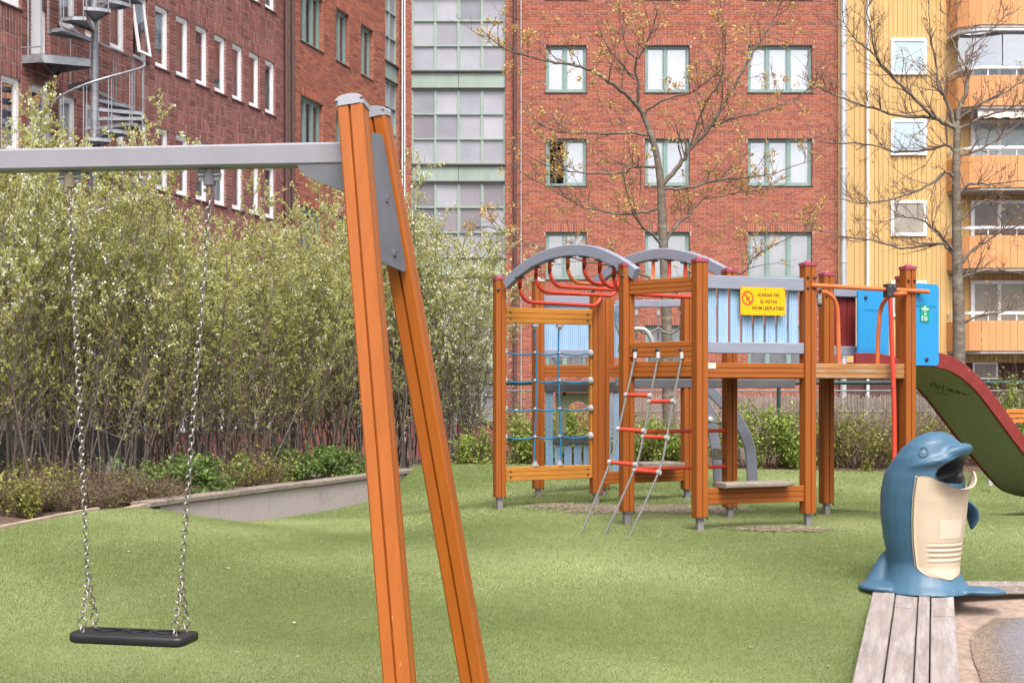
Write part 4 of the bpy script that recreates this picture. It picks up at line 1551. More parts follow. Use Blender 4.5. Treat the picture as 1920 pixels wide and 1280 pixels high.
# ---- trees
M_bark = mat('tree_bark', (0.145, 0.115, 0.092), 0.9, 0.28, 9, stretch=(1, 1, 3), bump=.5, bscale=40, col2=(.23, .205, .165), mask=(.5, .66, 5))
M_tw2 = mat('tree_twig', (0.17, 0.11, 0.085), 0.85, 0.2, 10)
M_bud = mat('bud_tuft', [(0.46, 0.27, 0.09), (0.56, 0.38, 0.13), (0.64, 0.47, 0.20), (0.50, 0.28, 0.12)], 0.7, 0.1, 8, rnd='attr', sub=.3)
M_bud2 = mat('pale_bud', [(0.40, 0.25, 0.09), (0.50, 0.36, 0.14), (0.36, 0.18, 0.10)], 0.7, 0.1, 8, rnd='attr', sub=.3)
def tree(name, label, Y, trunk, limbs, seed, tufts, budm, tr=(.105, .05), n_sub=9, n_twig=5, tuft_n=16, tuft_r=.05, blen=(.025, .05)):
    rg = random.Random(seed)
    npr = np.random.default_rng(seed)
    base = W(trunk[0][0], trunk[0][1], Y)
    t = thing(name, label, 'tree', base)
    tb = MB()
    tp = smooth_path([W(x, y, Y) for x, y in trunk], 4)
    n = len(tp)
    tb.tube(tp, [tr[0] + (tr[1] - tr[0]) * (i / (n - 1)) ** .8 for i in range(n)], 12)
    tb.build('trunk', M_bark, t)
    cw = Twigs()
    ends = []
    for li, (pts, r0) in enumerate(limbs):
        slope = rg.uniform(-.45, .45)
        x0, y0 = pts[0]
        P = []
        acc = 0
        for i, (x, y) in enumerate(pts):
            if i:
                acc += math.hypot(x - pts[i - 1][0], y - pts[i - 1][1]) * Y / F
            P.append(W(x, y, Y + slope * acc))
        P = smooth_path(P, 5)
        m = len(P)
        for i in range(2, m - 1):
            P[i] += V(rg.gauss(0, .008), rg.gauss(0, .012), rg.gauss(0, .008))
        rad = lambda f: r0 * .64 * (1 - f) ** 1.1 + .005
        lb = MB()
        lb.tube(P, [rad(i / (m - 1)) for i in range(m)], 7)
        lb.build('limb', M_bark, t)
        L = acc
        ends.append((P[-1], P[-1] - P[-2]))
        ns = max(3, int(n_sub * L / 1.4))
        for k in range(ns):
            f = rg.uniform(.16, .98)
            i = min(int(f * (m - 1)), m - 2)
            p = P[i]
            d = (P[i + 1] - P[i]).normalized()
            side = V(rg.gauss(0, 1), rg.gauss(0, 1.0), rg.gauss(.45, .8))
            side = (side - d * side.dot(d)).normalized()
            dd = d * rg.uniform(.4, 1.0) + side * rg.uniform(.5, 1.0)
            l2 = rg.uniform(.25, .75) * (1.15 - .6 * f) * min(1.2, .5 + L * .35)
            q = wander(p, dd, l2, 6, rg, .17, .05)
            cw.add(q, max(.0046, rad(f) * .42), .0024, 4)
            ends.append((q[-1], q[-1] - q[-2]))
            for _ in range(n_twig):
                j = rg.randrange(1, 6)
                d3 = (q[j + 1] - q[j]).normalized() if j < 6 else dd
                s3 = V(rg.gauss(0, 1), rg.gauss(0, 1), rg.gauss(.4, .8)).normalized()
                q3 = wander(q[j], d3 * .7 + s3 * .8, rg.uniform(.08, .30), 3, rg, .2, .05)
                cw.add(q3, .0036, .0018, 3)
                ends.append((q3[-1], q3[-1] - q3[-2]))
    cw.mb.build('twigs', M_tw2, t, kind='stuff')
    pick = [e for e in ends if rg.random() < tufts]
    c = np.array([tuple(e[0]) for e in pick])
    ax0 = unit(np.array([tuple(e[1]) for e in pick]))
    sz = np.repeat(npr.uniform(.35, 1.15, len(c)), tuft_n)
    c = np.repeat(c, tuft_n, axis=0)
    ax0 = np.repeat(ax0, tuft_n, axis=0)
    pos = c + npr.normal(0, tuft_r * .5, c.shape) * sz[:, None]
    ax = unit(ax0 * .5 + npr.normal(0, .8, c.shape))
    l = npr.uniform(*blen, len(c)) * (.5 + sz * .6)
    lv = leaf_quads(pos, unit(npr.normal(0, 1, c.shape)), ax, l, l * .5)
    np_mesh('buds', lv[0] - np.array(worg(t)), 4, lv[1], budm, parent=t, rnd=np.repeat(npr.uniform(0, 1, len(c)), 4))
    return t
tree('budding_maple', 'bare maple with tawny flower tufts in front of the orange-red brick block', 18.2,
     [(1258, 885), (1253, 760), (1251, 650), (1248, 540), (1243, 440), (1240, 370), (1237, 330), (1230, 285), (1218, 245), (1206, 215)],
     [([(1206, 215), (1192, 195), (1165, 168), (1125, 142), (1100, 128), (1040, 118), (990, 105), (945, 90), (905, 60)], .045),
      ([(1195, 197), (1197, 160), (1192, 120), (1210, 85), (1228, 40), (1231, 18)], .03),
      ([(1193, 112), (1172, 84), (1168, 50), (1170, 25)], .014),
      ([(1190, 150), (1165, 120), (1140, 90), (1118, 40)], .014),
      ([(1240, 348), (1268, 318), (1295, 280), (1330, 240), (1365, 185), (1400, 120), (1430, 70), (1455, 30), (1475, -20)], .05),
      ([(1330, 238), (1380, 222), (1440, 205), (1480, 190), (1525, 160)], .02),
      ([(1290, 285), (1320, 200), (1350, 150), (1360, 95), (1358, 50)], .016),
      ([(1240, 355), (1290, 352), (1340, 338), (1400, 333), (1450, 325), (1535, 298)], .028),
      ([(1234, 312), (1200, 312), (1180, 315), (1165, 325), (1110, 325), (1060, 320), (1000, 300), (958, 268)], .028),
      ([(1222, 255), (1190, 250), (1130, 250), (1060, 248), (1010, 230), (972, 185)], .025),
      ([(1206, 215), (1240, 190), (1290, 175), (1330, 150), (1350, 130)], .02),
      ([(1240, 390), (1190, 400), (1120, 395), (1060, 370), (990, 330), (945, 300)], .024),
      ([(1243, 465), (1225, 440), (1200, 420), (1180, 380), (1170, 330), (1168, 305)], .03),
      ([(1244, 470), (1262, 430), (1290, 405), (1320, 375), (1400, 360), (1475, 345)], .028),
      ([(1246, 535), (1180, 505), (1100, 490), (1000, 460), (930, 430), (868, 425)], .026),
      ([(1249, 575), (1290, 530), (1390, 512), (1410, 485), (1460, 455), (1530, 430)], .024)],
     31, .36, M_bud, (.092, .034), n_sub=12, n_twig=5, tuft_n=20, tuft_r=.055, blen=(.025, .055))
tree('bare_tree', 'tall bare tree with pale buds in front of the orange balconies', 18.6,
     [(1800, 880), (1797, 760), (1798, 640), (1796, 540), (1794, 440), (1793, 350), (1793, 290), (1795, 240)],
     [([(1795, 240), (1800, 200), (1812, 170), (1815, 140), (1813, 100), (1830, 80), (1870, 45), (1890, 10)], .05),
      ([(1815, 130), (1790, 90), (1775, 50), (1780, 10)], .02),
      ([(1793, 245), (1776, 190), (1762, 165), (1755, 120), (1745, 80), (1742, 30), (1740, -15)], .036),
      ([(1792, 240), (1760, 225), (1735, 205), (1700, 170), (1670, 140), (1640, 105), (1600, 70), (1570, 30)], .042),
      ([(1700, 168), (1645, 112), (1632, 50), (1622, -5)], .02),
      ([(1797, 225), (1840, 195), (1880, 175), (1925, 148)], .03),
      ([(1797, 242), (1840, 220), (1890, 205), (1930, 188)], .036),
      ([(1792, 240), (1750, 222), (1700, 218), (1640, 205), (1570, 180), (1535, 165), (1495, 140)], .035),
      ([(1790, 285), (1775, 272), (1740, 280), (1690, 285), (1620, 270), (1540, 265), (1508, 230)], .03),
      ([(1797, 292), (1850, 275), (1900, 240), (1935, 205)], .025),
      ([(1790, 335), (1772, 322), (1745, 345), (1700, 365), (1650, 378), (1610, 380), (1565, 370)], .032),
      ([(1796, 365), (1820, 345), (1860, 345), (1930, 338)], .032),
      ([(1791, 480), (1770, 458), (1740, 460), (1690, 465), (1640, 452), (1590, 445), (1520, 430)], .032),
      ([(1790, 472), (1755, 432), (1722, 410), (1685, 408), (1640, 420)], .026),
      ([(1797, 500), (1820, 475), (1870, 440), (1930, 415)], .036),
      ([(1798, 525), (1850, 505), (1925, 515)], .03),
      ([(1795, 420), (1850, 375), (1880, 420), (1905, 445)], .02),
      ([(1797, 610), (1840, 590), (1880, 585), (1930, 568)], .028)],
     37, .10, M_bud2, (.112, .042), n_sub=17, n_twig=6, tuft_n=10, tuft_r=.035, blen=(.02, .04))

# ------------------------------------------------------------------ play tower
M_wood = mat('orange_stained_post', (0.305, 0.084, 0.012), 0.5, 0.07, 5, stretch=(7, 7, .5), bump=.08, bscale=30, col2=(.26, .066, .010), mask=(.45, .75, 3), spec=.35, chips=((.45, .26, .13), .73, 9))
M_woodr = mat('orange_stained_rail', (0.305, 0.086, 0.013), 0.55, 0.08, 5, stretch=(.8, .8, 9), bump=.12, bscale=30, col2=(.42, .27, .17), mask=(.69, .76, 5), spec=.35)
M_amber = mat('amber_rail', (0.46, 0.19, 0.03), 0.5, 0.10, 5, stretch=(.8, .8, 9), spec=.35)
M_worn = mat('worn_rail', (0.36, 0.16, 0.05), 0.75, 0.2, 5, stretch=(.8, .8, 9), bump=.3, col2=(.34, .27, .20), mask=(.47, .62, 3), spec=.25)
M_grey = mat('grey_stained_rail', (0.235, 0.245, 0.31), 0.55, 0.08, 5, stretch=(.8, .8, 6))
M_greyd = mat('grey_joist', (0.11, 0.11, 0.12), 0.7, 0.12, 5)
M_blue = mat('pale_blue_slat', (0.29, 0.44, 0.62), 0.55, 0.10, 5, stretch=(6, 6, .5), col2=(.24, .38, .56), mask=(.55, .75, 4))
M_panel = mat('bright_blue_panel', (0.022, 0.27, 0.58), 0.45, 0.07, 60, bump=.2, bscale=300)
M_red = mat('red_slat', (0.19, 0.022, 0.020), 0.55, 0.15, 5, stretch=(6, 6, .6), col2=(.40, .28, .22), mask=(.68, .74, 9))
M_tred = mat('red_tube', (0.56, 0.055, 0.030), 0.35, 0.12, 6, col2=(.34, .10, .055), mask=(.62, .75, 8))
M_tora = mat('orange_tube', (0.62, 0.15, 0.045), 0.4, 0.08, 6)
M_cap = mat('pink_cap', (0.31, 0.06, 0.095), 0.45, 0.06, 6)
M_plast = mat('grey_plastic', (0.36, 0.355, 0.36), 0.4, 0.05, 6)
M_black = mat('black_plastic', (0.035, 0.035, 0.04), 0.4, 0.1, 6)
M_steel = mat('dull_steel', (0.30, 0.28, 0.28), 0.5, 0.15, 9, metal=.5)
M_rope = mat('grey_rope', (0.20, 0.19, 0.18), 0.85, 0.25, 60, bump=.6, bscale=220)
M_brope = mat('blue_rope', (0.018, 0.17, 0.33), 0.8, 0.2, 60, bump=.5, bscale=220)
M_ply = mat('green_plywood', (0.33, 0.355, 0.215), 0.7, 0.10, 30, col2=(.19, .21, .12), mask=(.6, .75, 5))
M_seat = mat('weathered_seat', (0.24, 0.20, 0.165), 0.9, 0.25, 4, stretch=(1, 6, 6), bump=.5)
M_side = mat('red_slide_side', (0.22, 0.027, 0.024), 0.55, 0.15, 8, stretch=(1, 1, 1), col2=(.45, .32, .26), mask=(.64, .70, 16), bump=.1)

tower = thing('play_tower', 'wooden climbing tower with orange posts, arched monkey bars and slide', 'play equipment', (1.6, 11.2, .25))
POST = {'P1': (1312, 10.08), 'P2': (1514.5, 10.40), 'P5': (1702, 10.70), 'P3': (1368, 10.96), 'P4': (1549.5, 11.32), 'R1': (1175, 10.55),
        'Q1': (936.5, 11.96), 'Q2': (1117.5, 12.40), 'T1': (1009, 13.0), 'S': (1288, 12.9), 'V': (1131, 13.1), 'P6': (1693, 11.62)}
PP = {k: V((x - 960) * Y / F, Y, 0) for k, (x, Y) in POST.items()}
AX = (PP['P2'] - PP['P1']).normalized()
PT = grooved_square(.096)
def post(k, ztop, zbot=.362, cap=M_cap, hint=AX, foot=True, dome=True):
    p = PP[k]
    o = MB().prism(PT, p + V(0, 0, zbot), p + V(0, 0, ztop), hint).build('post', M_wood, tower)
    fix_normals(o)
    if dome:
        c = MB()
        c.prism(rect(.108, .108, .008), p + V(0, 0, ztop - .002), p + V(0, 0, ztop + .022), hint)
        c.dome(p + V(0, 0, ztop + .022), .030, .022)
        c.build('cap', cap, o)
    if foot:
        zg = terrain(p.x, p.y)
        f = MB()
        f.prism(rect(.05, .05, .004), p + V(0, 0, zg - .12), p + V(0, 0, zbot - .002), hint)
        f.prism(rect(.085, .085), p + V(0, 0, zbot - .010), p + V(0, 0, zbot - .003), hint)
        f.build('foot', M_steel, o)
        y_ = V(-hint.y, hint.x, 0)
        for sx in (-1, 1):
            b = MB()
            b.tube([p + hint * (.041 * sx) - y_ * .041 + V(0, 0, zbot - .02), p + hint * (.041 * sx) - y_ * .041 + V(0, 0, zbot + .004)], .007, 8)
            b.build('foot_bolt', M_black, o)
    return o
ZT = 2.285
posts = {}
for k in ('P1', 'P2', 'P3', 'P4', 'P5', 'P6'):
    posts[k] = post(k, ZT)
posts['R1'] = post('R1', ZT + .01)
posts['Q1'] = post('Q1', ZT + .02)
posts['Q2'] = post('Q2', 2.19, dome=False)
posts['T1'] = post('T1', 2.37, cap=M_plast)
posts['S'] = post('S', 2.2, dome=False)
posts['V'] = post('V', 2.2, dome=False)

def rail(a, b, z0, z1, m=M_woodr, t=.046, n=3, name='rail', off=0.0, e0=.046, e1=.046, prof=None):
    pa, pb = (PP[a] if isinstance(a, str) else a), (PP[b] if isinstance(b, str) else b)
    d = (pb - pa)
    d.z = 0
    d.normalize()
    nr_ = V(d.y, -d.x, 0)
    zc = (z0 + z1) / 2
    p, q = pa + d * e0 + nr_ * off, pb - d * e1 + nr_ * off
    p, q = V(p.x, p.y, zc), V(q.x, q.y, zc)
    o = MB().prism(prof or (rail_profile(t, abs(z1 - z0), n) if n > 1 else rect(t, abs(z1 - z0), .005)), p, q, nr_).build(name, m, tower)
    fix_normals(o)
    return o
def bolt(p, d, r=.014, m=M_black, name='bolt', parent=None, h=.012):
    b = MB()
    b.tube([p, p + d * h * .5], r, 10)
    b.dome(p + d * h * .5, r, h * .8, 10, 3, d)
    return b.build(name, m, parent or tower)
def slats(a, b, z0, z1, n, w, m, off=0.0, t=.026, margin=.06, name='slat', skip=()):
    pa, pb = (PP[a] if isinstance(a, str) else a), (PP[b] if isinstance(b, str) else b)
    d = (pb - pa)
    L = d.length
    d = d / L
    nr_ = V(d.y, -d.x, 0)
    for i in range(n):
        c = pa + d * (margin + (L - 2 * margin) * (i + .5) / n) + nr_ * off
        dz = random.uniform(-.004, .004)
        o = MB().prism(rail_profile(t, w, 4, .002, .004, .004), V(c.x, c.y, z0 + dz), V(c.x, c.y, z1 + dz), nr_).build(name, m, tower)
        fix_normals(o)
nP = V(AX.y, -AX.x, 0)          # out of the front side, towards the camera
random.seed(2)
# front side between the two middle posts
rail('P1', 'P2', 2.085, 2.186, M_grey, n=1)
rail('P1', 'P2', 1.597, 1.682, M_grey, n=1)
slats('P1', 'P2', 1.66, 2.10, 8, .083, M_blue, off=-.034)
rail('P1', 'P2', 1.41, 1.524)
rail('P1', 'P2', .453, .575, M_woodr)
rail('P2', 'P5', 1.41, 1.524, M_worn)
rail('R1', 'P1', 2.068, 2.178)
rail('R1', 'P1', 1.572, 1.690)
rail('R1', 'P1', 1.418, 1.540)
for a, b in (('P2', 'P4'), ('P4', 'P6'), ('P1', 'P3'), ('P3', 'P4'), ('R1', 'P3')):
    rail(a, b, 1.41, 1.522)
for a, b in (('P5', 'P6'),):
    rail(a, b, 1.41, 1.50)
# decks: planks laid between the beams
M_deck = mat('deck_board', (.26, .21, .17), .85, .25, 4, stretch=(1, 5, 5), bump=.4)
def deck(a, b, c, d, n, z):
    A, B_, C, D = (PP[q] for q in (a, b, c, d))
    for i in range(n):
        t0, t1 = (i + .04) / n, (i + .96) / n
        q = [A.lerp(D, t0), B_.lerp(C, t0), B_.lerp(C, t1), A.lerp(D, t1)]
        MB().poly([p + V(0, 0, z) for p in q], V(0, 0, .03)).build('deck_board', M_deck, tower)
deck('P1', 'P2', 'P4', 'P3', 9, 1.475)
deck('P2', 'P5', 'P6', 'P4', 9, 1.475)
MB().poly([PP[q] + V(0, 0, 1.474) for q in ('R1', 'P1', 'P3')], V(0, 0, .03)).build('deck_board', M_deck, tower)
# seat plank on the low beam
sp = W(1348, 907, 10.10)
sq = W(1474, 906, 10.33)
so_ = MB().prism(rect(.20, .036, .008), V(sp.x, sp.y - .01, .598), V(sq.x, sq.y - .01, .598), nP).build('seat', M_seat, tower)
# maker's plate
pl_ = PP['P1'] + AX * .085 + nP * .026
MB().box(V(pl_.x, pl_.y, 1.502), (.075, .004, .045), Matrix.Rotation(math.atan2(AX.y, AX.x), 3, 'Z')).build('maker_plate', mat('pale_plate', (.55, .53, .48), .4, .08, 20), tower)
# back side: red slats and grey rails, then the far blue panel
rail('P4', 'P6', 2.11, 2.185, M_grey, n=1, e1=.28)
rail('P4', 'P6', 1.61, 1.69, M_grey, n=1, e1=.28)
dB = (PP['P6'] - PP['P4']).normalized()
slats(PP['P4'] + dB * .03, PP['P4'] + dB * .33, 1.67, 2.13, 3, .085, M_red, off=-.03, margin=.01)
# joists under the decks
jA, jB = V(1.02, 11.6, 0), V(2.46, 11.62, 0)
rail(jA, jB, 1.335, 1.409, M_greyd, n=1, name='joist', e0=0, e1=0)
rail(V(1.0, 12.85, 0), V(1.72, 12.86, 0), 1.345, 1.43, M_greyd, n=1, name='joist', e0=0, e1=0)
# bolts on the posts
for k in ('P2', 'P5', 'P4'):
    for s_ in (-1, 1):
        for z in (2.11, 2.19):
            bolt(PP[k] + AX * (.030 * s_) + nP * .048 + V(0, 0, z), nP, .012)
for k, z in (('Q1', 2.21),):
    bolt(PP[k] - AX * .03 + nP * .048 + V(0, 0, z), nP, .015)
bolt(PP['R1'] - AX * .05 + nP * .03 + V(0, 0, 2.215), (-AX + nP).normalized(), .015)
br = PP['P2'] + AX * .05 - nP * .05
MB().box(V(br.x + .06, br.y + .05, 2.045), (.085, .02, .045)).build('bracket', M_plast, tower)
MB().box(V(br.x + .085, br.y + .035, 2.045), (.03, .02, .15)).build('bracket', M_plast, tower)
for z in (1.985, 2.10):
    bolt(V(br.x + .085, br.y + .024, z), V(0, -1, 0), .017)
# red rungs inside
for z in (.985, .69):
    MB().tube([PP['R1'] + V(.03, .05, z), PP['P3'] + V(-.03, -.02, z)], .0155, 10).build('rung', M_tred, tower)
    for dz in (-.05, .05):
        bolt(PP['P3'] - nP * 0 + V(-.055, -.02, z + dz), V(-1, 0, 0), .014)

# --- monkey bars: two arched beams and hanging U-shaped bars
def arch(p_list, w=.052, h=.098):
    pts = smooth_path(p_list, 8)
    d = (pts[-1] - pts[0])
    nr_ = V(d.y, -d.x, 0).normalized()
    o = MB().sweep(rect(w, h, .008), pts, nr_).build('monkey_bar_arch', M_grey, tower)
    fix_normals(o)
    return pts
def on(a, b, t, z):
    p = PP[a].lerp(PP[b], t)
    return V(p.x, p.y, z)
def arch_pts(a, b, pix, ext=0.0):
    """pixels along the arch -> points in the vertical plane through posts a and b"""
    A, B_ = PP[a], PP[b]
    out = []
    for (x, y) in pix:
        k = (x - 960) / F
        # solve A + t(B-A): X = k*Y
        t = (k * A.y - A.x) / ((B_.x - A.x) - k * (B_.y - A.y))
        Y = A.y + t * (B_.y - A.y)
        out.append(W(x, y, Y))
    return out
A1 = arch_pts('Q1', 'R1', [(950, 533), (975, 509), (1005, 489), (1040, 475), (1080, 469), (1120, 474), (1155, 489), (1180, 504), (1193, 514)])
A2 = arch_pts('Q2', 'P3', [(1106, 543), (1128, 520), (1160, 499), (1200, 483), (1240, 476), (1280, 480), (1318, 491), (1345, 504), (1360, 512)])
a1, a2 = arch(A1), arch(A2)
def at_frac(pts, f):
    i = min(int(f * (len(pts) - 1)), len(pts) - 2)
    return pts[i].lerp(pts[i + 1], f * (len(pts) - 1) - i)
def frac_for_px(pts, x):
    best = min(range(len(pts)), key=lambda i: abs(960 + pts[i].x / pts[i].y * F - x))
    return best / (len(pts) - 1)
for k, (x, m) in enumerate(((976, M_tred), (1003, M_tred), (1033, M_tred), (1063, M_tora), (1094, M_tred), (1124, M_tred), (1153, M_tred))):
    f = frac_for_px(a1, x)
    p, q = at_frac(a1, f) - V(0, 0, .05), at_frac(a2, f) - V(0, 0, .05)
    d = (q - p)
    dp = .215
    low = min(p.z, q.z) - dp
    pts = [p, p + V(0, 0, -(p.z - low) * .45)]
    hd = V(d.x, d.y, 0)
    hl = hd.length
    hd = hd / hl
    rc = .13
    c0 = V(p.x, p.y, low + rc)
    for j in range(7):
        a = math.pi / 2 * j / 6
        pts.append(c0 + hd * (rc - rc * math.cos(a)) - V(0, 0, rc * math.sin(a)))
    c1 = V(q.x, q.y, low + rc)
    for j in range(7):
        a = math.pi / 2 * (1 - j / 6)
        pts.append(c1 - hd * (rc - rc * math.cos(a)) - V(0, 0, rc * math.sin(a)))
    pts += [q]
    o = MB().tube(pts, .0165, 10).build('monkey_bar', m, tower)
    for e in (p, q):
        MB().box(e + V(0, 0, -.004), (.085, .05, .014), Matrix.Rotation(.9, 3, 'Z')).build('bar_clamp', M_black, o)

# --- blue rope net between the left posts
rail('Q1', 'Q2', 1.918, 2.058, M_amber)
rail('Q1', 'Q2', .50, .622, M_amber)
dQ = (PP['Q2'] - PP['Q1']).normalized()
nQ = V(dQ.y, -dQ.x, 0)
LQ = (PP['Q2'] - PP['Q1']).length
for z in (2.015, 1.955, .585, .535):
    for e in (.10, LQ - .10):
        bolt(PP['Q1'] + dQ * e + nQ * .022 + V(0, 0, z), nQ, .009, h=.008)
p = PP['Q1'].lerp(PP['Q2'], .945)
MB().prism(rect(.045, .026, .003), V(p.x, p.y, .62), V(p.x, p.y, 1.92), nQ).build('net_stile', M_amber, tower)
vt = [.36, .615]
for t in vt:
    p = PP['Q1'].lerp(PP['Q2'], t)
    pts = [V(p.x + .012 * math.sin(z * 3.3 + t * 9), p.y, z) for z in np.linspace(.625, 1.915, 16)]
    MB().tube(pts, .0085, 8).build('net_rope', M_brope, tower)
    for z, s_ in ((.636, 1), (1.902, -1)):
        c = MB()
        c.tube([V(p.x, p.y, z - .012), V(p.x, p.y, z + .012)], .034, 12)
        c.tube([V(p.x, p.y, z), V(p.x, p.y, z + .035 * s_)], .018, 10)
        c.build('rope_socket', M_plast, tower)
knots = [.075] + vt + [.925]
for y in (661, 713, 766, 818):
    z = EYE + (HOR - y) * 12.15 / F
    pts = []
    for s0, s1 in zip(knots, knots[1:]):
        for j in range(8):
            u_ = j / 8
            p = PP['Q1'].lerp(PP['Q2'], s0 + (s1 - s0) * u_)
            pts.append(V(p.x, p.y, z - .022 * math.sin(math.pi * u_)))
    p = PP['Q1'].lerp(PP['Q2'], knots[-1])
    pts.append(V(p.x, p.y, z))
    MB().tube(pts, .0075, 8).build('net_rope', M_brope, tower)
    for t in vt:
        p = PP['Q1'].lerp(PP['Q2'], t)
        MB().dome(V(p.x, p.y - .004, z), .015, .015, 10, 3, V(0, -1, 0)).build('rope_joint', M_plast, tower)
    for t, s_ in ((.055, 1), (.94, -1)):
        p = PP['Q1'].lerp(PP['Q2'], t)
        kb = MB()
        ax_ = (dQ * s_ + nQ * .35).normalized()
        kb.dome(V(p.x, p.y - .02, z), .036, .026, 14, 4, ax_)
        kb.dome(V(p.x, p.y - .02, z), .036, .012, 14, 3, -ax_)
        kb.build('rope_knob', M_plast, tower)

# --- rear deck with blue boards, playhouse below
rail('T1', 'V', 1.444, 1.56)
rail('V', 'S', 1.444, 1.56)
rail('T1', 'V', 2.155, 2.23, M_grey, n=1)
rail('T1', 'V', 1.63, 1.71, M_grey, n=1)
slats('T1', 'V', 1.70, 2.17, 7, .080, M_blue, off=-.03, margin=.045)
rail('Q2', 'S', .44, .555, M_woodr)
up = V((1143 - 960) * 13.2 / F, 13.2, 0)
MB().prism(rect(.085, .085, .004), up + V(0, 0, 1.45), up + V(0, 0, 2.215), V(1, 0, 0)).build('short_post', M_wood, tower)
gA, gB = V((1154 - 960) * 13.2 / F, 13.2, 0), V((1345 - 960) * 13.0 / F, 13.0, 0)
rail(gA, gB, 2.13, 2.20, M_grey, n=1, e0=0, e1=0, name='bridge_beam')
for x in (1193, 1234, 1276, 1291):
    t = W(x, 576, 13.1)
    MB().tube([t, V(t.x, t.y, 1.80)], .010, 6).build('bridge_rope', M_rope, tower)
    MB().tube([V(t.x, t.y, 2.05), V(t.x, t.y, 2.10)], .018, 8).build('rope_socket', M_plast, tower)
pts = []
for i in range(24):
    x = 1160 + 175 * i / 23
    s_ = abs(math.sin(math.pi * (x - 1193) / 41))
    pts.append(W(x, 613 + 13 * s_, 13.05))
MB().tube(pts, .012, 6).build('bridge_rope', M_rope, tower)
MB().tube(smooth_path([W(1185, 617, 12.6), W(1208, 618, 12.6), W(1220, 632, 12.6), W(1224, 645, 12.6)], 5), .022, 8).build('grab_tube', M_plast, tower)
for x, y0, y1 in ((1155, 608, 660), (1163, 612, 655)):
    MB().tube(smooth_path([W(x, y0, 12.9), W(x + 8, (y0 + y1) / 2, 12.9), W(x + 4, y1, 12.9)], 4), .012, 6).build('bridge_rope', M_rope, tower)
# blue board right of the short post
for x in (1156,):
    p, q = W(x, 670, 13.3), W(x, 570, 13.3)
    MB().prism(rail_profile(.026, .075, 3, .002, .004), p, q, V(0, 1, 0)).build('slat', M_blue, tower)
# playhouse front under the rear deck
YH = 13.6
def hp(x, y):
    return W(x, y, YH)
def vboard(x0, x1, y0, y1, m, name, dy=0, t=.028, prof=True):
    a, b = W((x0 + x1) / 2, y1, YH + dy), W((x0 + x1) / 2, y0, YH + dy)
    w = (x1 - x0) * YH / F
    o = MB().prism(rail_profile(t, w, 2, .002, .004) if prof else rect(t, w, .004), a, b, V(0, 1, 0)).build(name, m, tower)
    fix_normals(o)
for x0, x1 in ((1023, 1037), (1131, 1145), (1149, 1160)):
    vboard(x0, x1, 734, 890, M_blue, 'playhouse_board')
a, b = hp(1019, 727), hp(1163, 727)
MB().prism(rect(.06, .085, .005), a, b, V(0, 1, 0)).build('playhouse_beam', M_greyd, tower)
a, b = hp(1037, 824), hp(1134, 824)
MB().prism(rect(.07, .078, .005), a, b, V(0, 1, 0)).build('playhouse_sill', M_greyd, tower)
for x0 in (1040, 1058, 1076, 1094):
    vboard(x0, x0 + 14, 832, 882, M_blue, 'playhouse_slat', .02)
# green panel with an arched opening
x0, x1, y0, y1 = 1042, 1130, 736, 818
ox0, ox1, oy = 1062, 1106, 752
n = 12
cx = (ox0 + ox1) / 2
rr_ = (ox1 - ox0) / 2
arc = [(cx - rr_ * math.cos(math.pi * i / n), oy + rr_ - rr_ * math.sin(math.pi * i / n)) for i in range(n + 1)]
for side in (0, 1):
    if side == 0:
        pts = [(x0, y1), (x0, y0), (cx, y0)] + arc[:n // 2 + 1][::-1] + [(ox0, y1)]
    else:
        pts = [(cx, y0), (x1, y0), (x1, y1), (ox1, y1)] + arc[n // 2:][::-1]
    o = MB().poly([W(px_, py_, YH + .04) for px_, py_ in pts], V(0, .02, 0)).build('playhouse_panel', M_ply, tower)
    fix_normals(o)
bolt(W(1058, 738, YH + .03), V(0, -1, 0), .018)
bolt(W(1059, 813, YH + .03), V(0, -1, 0), .012)
sA, sB = W(1190, 871, 12.5), W(1268, 869, 12.75)
MB().prism(rect(.26, .04, .006), sA, sB, V(0, 1, 0)).build('seat', M_seat, tower)

# --- curved climbing ladder at the back
def curved(pix, Y0, Y1, w=.055, h=.10):
    n = len(pix)
    pts = smooth_path([W(x, y, Y0 + (Y1 - Y0) * i / (n - 1)) for i, (x, y) in enumerate(pix)], 6)
    o = MB().sweep(rect(w, h, .006), pts, V(0, 1, 0)).build('curved_ladder_beam', M_greyd if False else M_grey, tower)
    fix_normals(o)
curved([(1322, 722), (1352, 752), (1378, 780), (1397, 815), (1407, 850), (1411, 905)], 12.5, 12.9)
curved([(1322, 735), (1330, 783), (1337, 815), (1344, 853), (1347, 902)], 13.5, 13.7)
f = W(1347, 900, 13.7)
MB().prism(rect(.07, .07, .004), V(f.x, f.y, .2), V(f.x, f.y, f.z + .02), V(1, 0, 0)).build('ladder_foot', M_steel, tower)
a, b = W(1344, 850, 13.5), W(1396, 850, 12.95)
MB().prism(rect(.12, .09, .006), a, b, V(0, 0, 1)).build('ladder_step', M_seat, tower)
MB().tube(smooth_path([W(1331, 785, 13.4), W(1345, 793, 13.3), W(1358, 790, 13.1), W(1372, 775, 12.8)], 5), .010, 6).build('ladder_rope', M_rope, tower)
MB().tube([W(1326, 748, 13.3), W(1352, 790, 13.2)], .010, 6).build('ladder_rope', M_rope, tower)
bolt(W(1331, 787, 13.3), V(0, -1, 0), .036, M_plast, 'rope_knob', h=.05)

